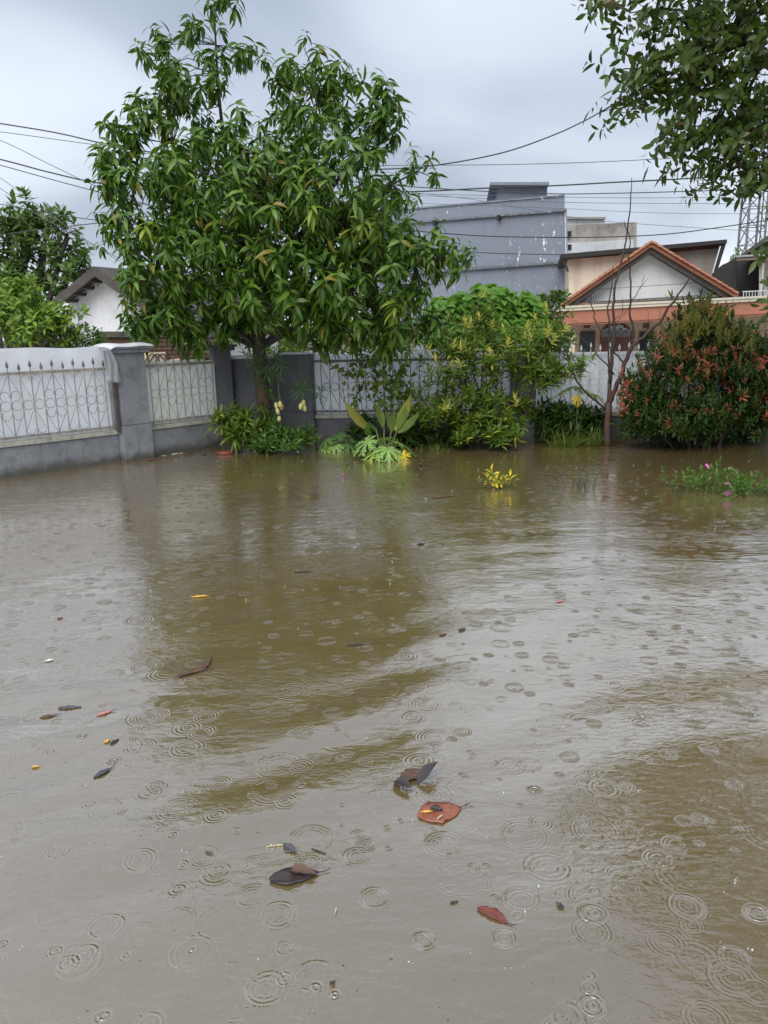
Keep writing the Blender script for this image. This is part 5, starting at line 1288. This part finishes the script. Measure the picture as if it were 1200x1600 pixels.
# white gable house at the left, brick wall below it
w_ = Plane(80, 18.6, 215, 17.4)
wh = thing('white_gable_house', w_, 150, 'old house with white gable wall and weathered roof at the left', 'house', 'buildings behind the fence')
w_.slab('gable_wall', [(92, 700), (92, 470), (145, 424), (205, 466), (235, 490), (235, 700)], 5, M['white_wall'], wh, ground=True)
for a, b in (((82, 468), (146, 416)), ((240, 482), (146, 416))):
    pa, pb = w_.pt(*a, 0.45), w_.pt(*b, 0.45); dz = Vector((0, 0, -0.07))
    MB().prism([pa, pb, pb + dz, pa + dz], -w_.n * 6).build('roof_slope', M['roof_old'], wh)
    MB().prism([pa + dz * 1.05, pb + dz * 1.05, pb + dz * 2.9, pa + dz * 2.9], -w_.n * 0.05).build('verge_board', M['wood_old'], wh)
    for k in range(1, 5):
        q = pa.lerp(pb, k / 5) + dz * 2.0 - w_.n * 0.06
        MB().prism([q, q + (pb - pa).normalized() * 0.05, q + (pb - pa).normalized() * 0.05 + dz * 0.8, q + dz * 0.8], -w_.n * 0.44).build('purlin_end', M['wood_old'], wh)
w_.slab('gable_crack', [(151, 427), (152, 427), (153.6, 448), (152.6, 448)], 0.03, M['concrete'], wh, 0.01)
br_ = Plane(150, 15.2, 345, 14.4)
bw = thing('brick_wall', br_, 250, 'old brick wall with dark coping below the white gable house', 'wall')
br_.slab('wall_body', [(150, 700), (150, 527), (345, 527), (345, 700)], 0.2, M['brick'], bw, ground=True)
br_.slab('coping', [(148, 527), (148, 518), (347, 518), (347, 527)], 0.34, M['roof_old'], bw, 0.06)
# courses of brick standing proud where the plaster fell off
bk0 = br_.pt(206, 545); bkt = br_.t
bme = MB().box((0, -0.025, 0), (0.20, 0.02, 0.062)).mesh('brick', M['brick'])
ang_ = math.atan2(bkt.y, bkt.x)
for j in range(5):
    for i in range(9):
        q = br_.pt(208, 530) + bkt * (i * 0.215 + (j % 2) * 0.107); o = link('brick', bme, bw, False); o.location = Vector((q.x, q.y, q.z - 0.075 * j - 0.06)) - bw.location + br_.n * 0.012; o.rotation_euler = (0, 0, ang_)
br_.slab('pale_block', [(216, 600), (216, 552), (258, 550), (258, 600)], 0.12, M['cream'], bw, 0.10)
br_.slab('pale_block', [(262, 600), (262, 562), (280, 560), (280, 600)], 0.12, M['cream'], bw, 0.12)
br_.slab('grey_block', [(286, 600), (286, 562), (318, 561), (318, 600)], 0.12, M['concrete'], bw, 0.10)
arc_ = MB()
for cx_a in (238, 246, 254):
    arc_.tube([br_.pt(cx_a - 12 + 24 * i / 12, 566 - 13 * math.sin(math.pi * i / 12), 0.13) for i in range(13)], 0.012, 5)
arc_.build('iron_arch', M['black_edge'], bw, smooth=True)

# ------------------------------------------------------------------ overhead cables
def cable(label, pts, Y0, rad, mat='cable', Y1=None):
    """smooth cable through surveyed points; depth runs from Y0 at the left to Y1 at the right"""
    Y1 = Y1 or Y0; q = []; pts = list(pts)
    if pts[0][0] < 0: pts.insert(0, (pts[0][0] - 700, pts[0][1] - 4.3 * (pts[1][1] - pts[0][1])))
    if pts[-1][0] > 1200: pts.append((pts[-1][0] + 500, pts[-1][1] + 2.9 * (pts[-1][1] - pts[-2][1]) * 170 / max(60, pts[-1][0] - pts[-2][0])))
    x0, x1 = pts[0][0], pts[-1][0]
    for i in range(len(pts) - 1):
        for k in range(8):
            t = k / 8; p0, p1, p2, p3 = pts[max(i-1, 0)], pts[i], pts[i+1], pts[min(i+2, len(pts)-1)]
            c = [0.5 * (2*p1[j] + (p2[j]-p0[j])*t + (2*p0[j]-5*p1[j]+4*p2[j]-p3[j])*t*t + (3*p1[j]-p0[j]-3*p2[j]+p3[j])*t**3) for j in (0, 1)]
            q.append(c)
    q.append(pts[-1]); mb = MB()
    mb.tube([P(c[0], c[1], Y0 + (Y1 - Y0) * (c[0] - x0) / (x1 - x0)) for c in q], rad * 0.8, 5)
    o = mb.build('overhead_cable', M[mat], smooth=True); tag(o, label, 'cable', 'overhead cables')
cable('thick cable sagging behind the mango then rising to the overhanging tree', [(-160, 168), (0, 193), (90, 208), (180, 228), (330, 252), (500, 264), (610, 264), (690, 257), (780, 240), (850, 217), (915, 188), (1010, 135), (1260, 10)], 17, 0.017)
cable('thin cable crossing level below the rising thick cable', [(-160, 188), (0, 206), (180, 230), (420, 256), (690, 258), (880, 255), (1060, 247), (1400, 230)], 18, 0.010, 'cable_thin')
cable('thin cable dropping steeply from upper left to the mango', [(-160, 155), (0, 219), (80, 258), (165, 297), (300, 345), (420, 380)], 16, 0.009, 'cable_thin')
cable('thick black cable running level above the grey stair head', [(-160, 210), (0, 249), (80, 270), (160, 287), (300, 303), (500, 303), (660, 299), (760, 294), (870, 290), (960, 285), (1075, 279), (1250, 268), (1420, 255)], 18, 0.020)
cable('grey cable just below the thick one at left', [(-160, 215), (0, 258), (90, 283), (170, 304), (300, 335), (420, 352)], 17, 0.012, 'cable')
cable('thin cable descending to the far tree at left', [(-160, 180), (0, 278), (50, 315), (150, 385), (240, 440)], 22, 0.010, 'cable_thin')
cable('lowest steep thin cable at the far left', [(-160, 190), (0, 294), (30, 318), (120, 370), (200, 410)], 21, 0.010, 'cable_thin')
cable('cable crossing the top of the far tree towards the mango', [(-160, 290), (0, 319), (70, 332), (150, 344), (300, 360), (420, 370)], 19, 0.013)
cable('cable rising rightwards across the far tree crown', [(-160, 390), (0, 367), (80, 357), (165, 347), (300, 330), (420, 318)], 17, 0.012)
cable('twisted cable across the lower stair head wall', [(420, 270), (560, 285), (660, 293), (760, 299), (870, 303), (960, 302), (1075, 299), (1250, 293), (1420, 285)], 19, 0.014)
cable('upper thin wire of the pair behind the lattice tower', [(420, 296), (660, 303), (880, 308), (1075, 309), (1420, 305)], 23, 0.009, 'cable_thin')
cable('lower thin wire of the pair behind the lattice tower', [(420, 300), (660, 306), (880, 316), (1075, 318), (1420, 320)], 23, 0.009, 'cable_thin')
cable('thin wire sloping down across the grey building to the pink house', [(420, 270), (640, 300), (740, 312), (830, 328), (930, 344), (1060, 354), (1250, 365), (1420, 372)], 21, 0.008, 'cable_thin')
cable('faint wire level with the top of the far stained building', [(660, 318), (880, 326), (1040, 333), (1250, 334), (1420, 334)], 24, 0.008, 'cable_thin')
cable('black cable across the middle of the grey building wall', [(420, 330), (560, 352), (650, 361), (760, 369), (880, 371), (960, 370), (1040, 366), (1120, 356), (1250, 336), (1420, 305)], 19, 0.016)
cable('black cable on the lower grey wall ending at the pink house', [(420, 350), (560, 375), (690, 390), (780, 396), (882, 398)], 24, 0.016, 'cable', 27.0)
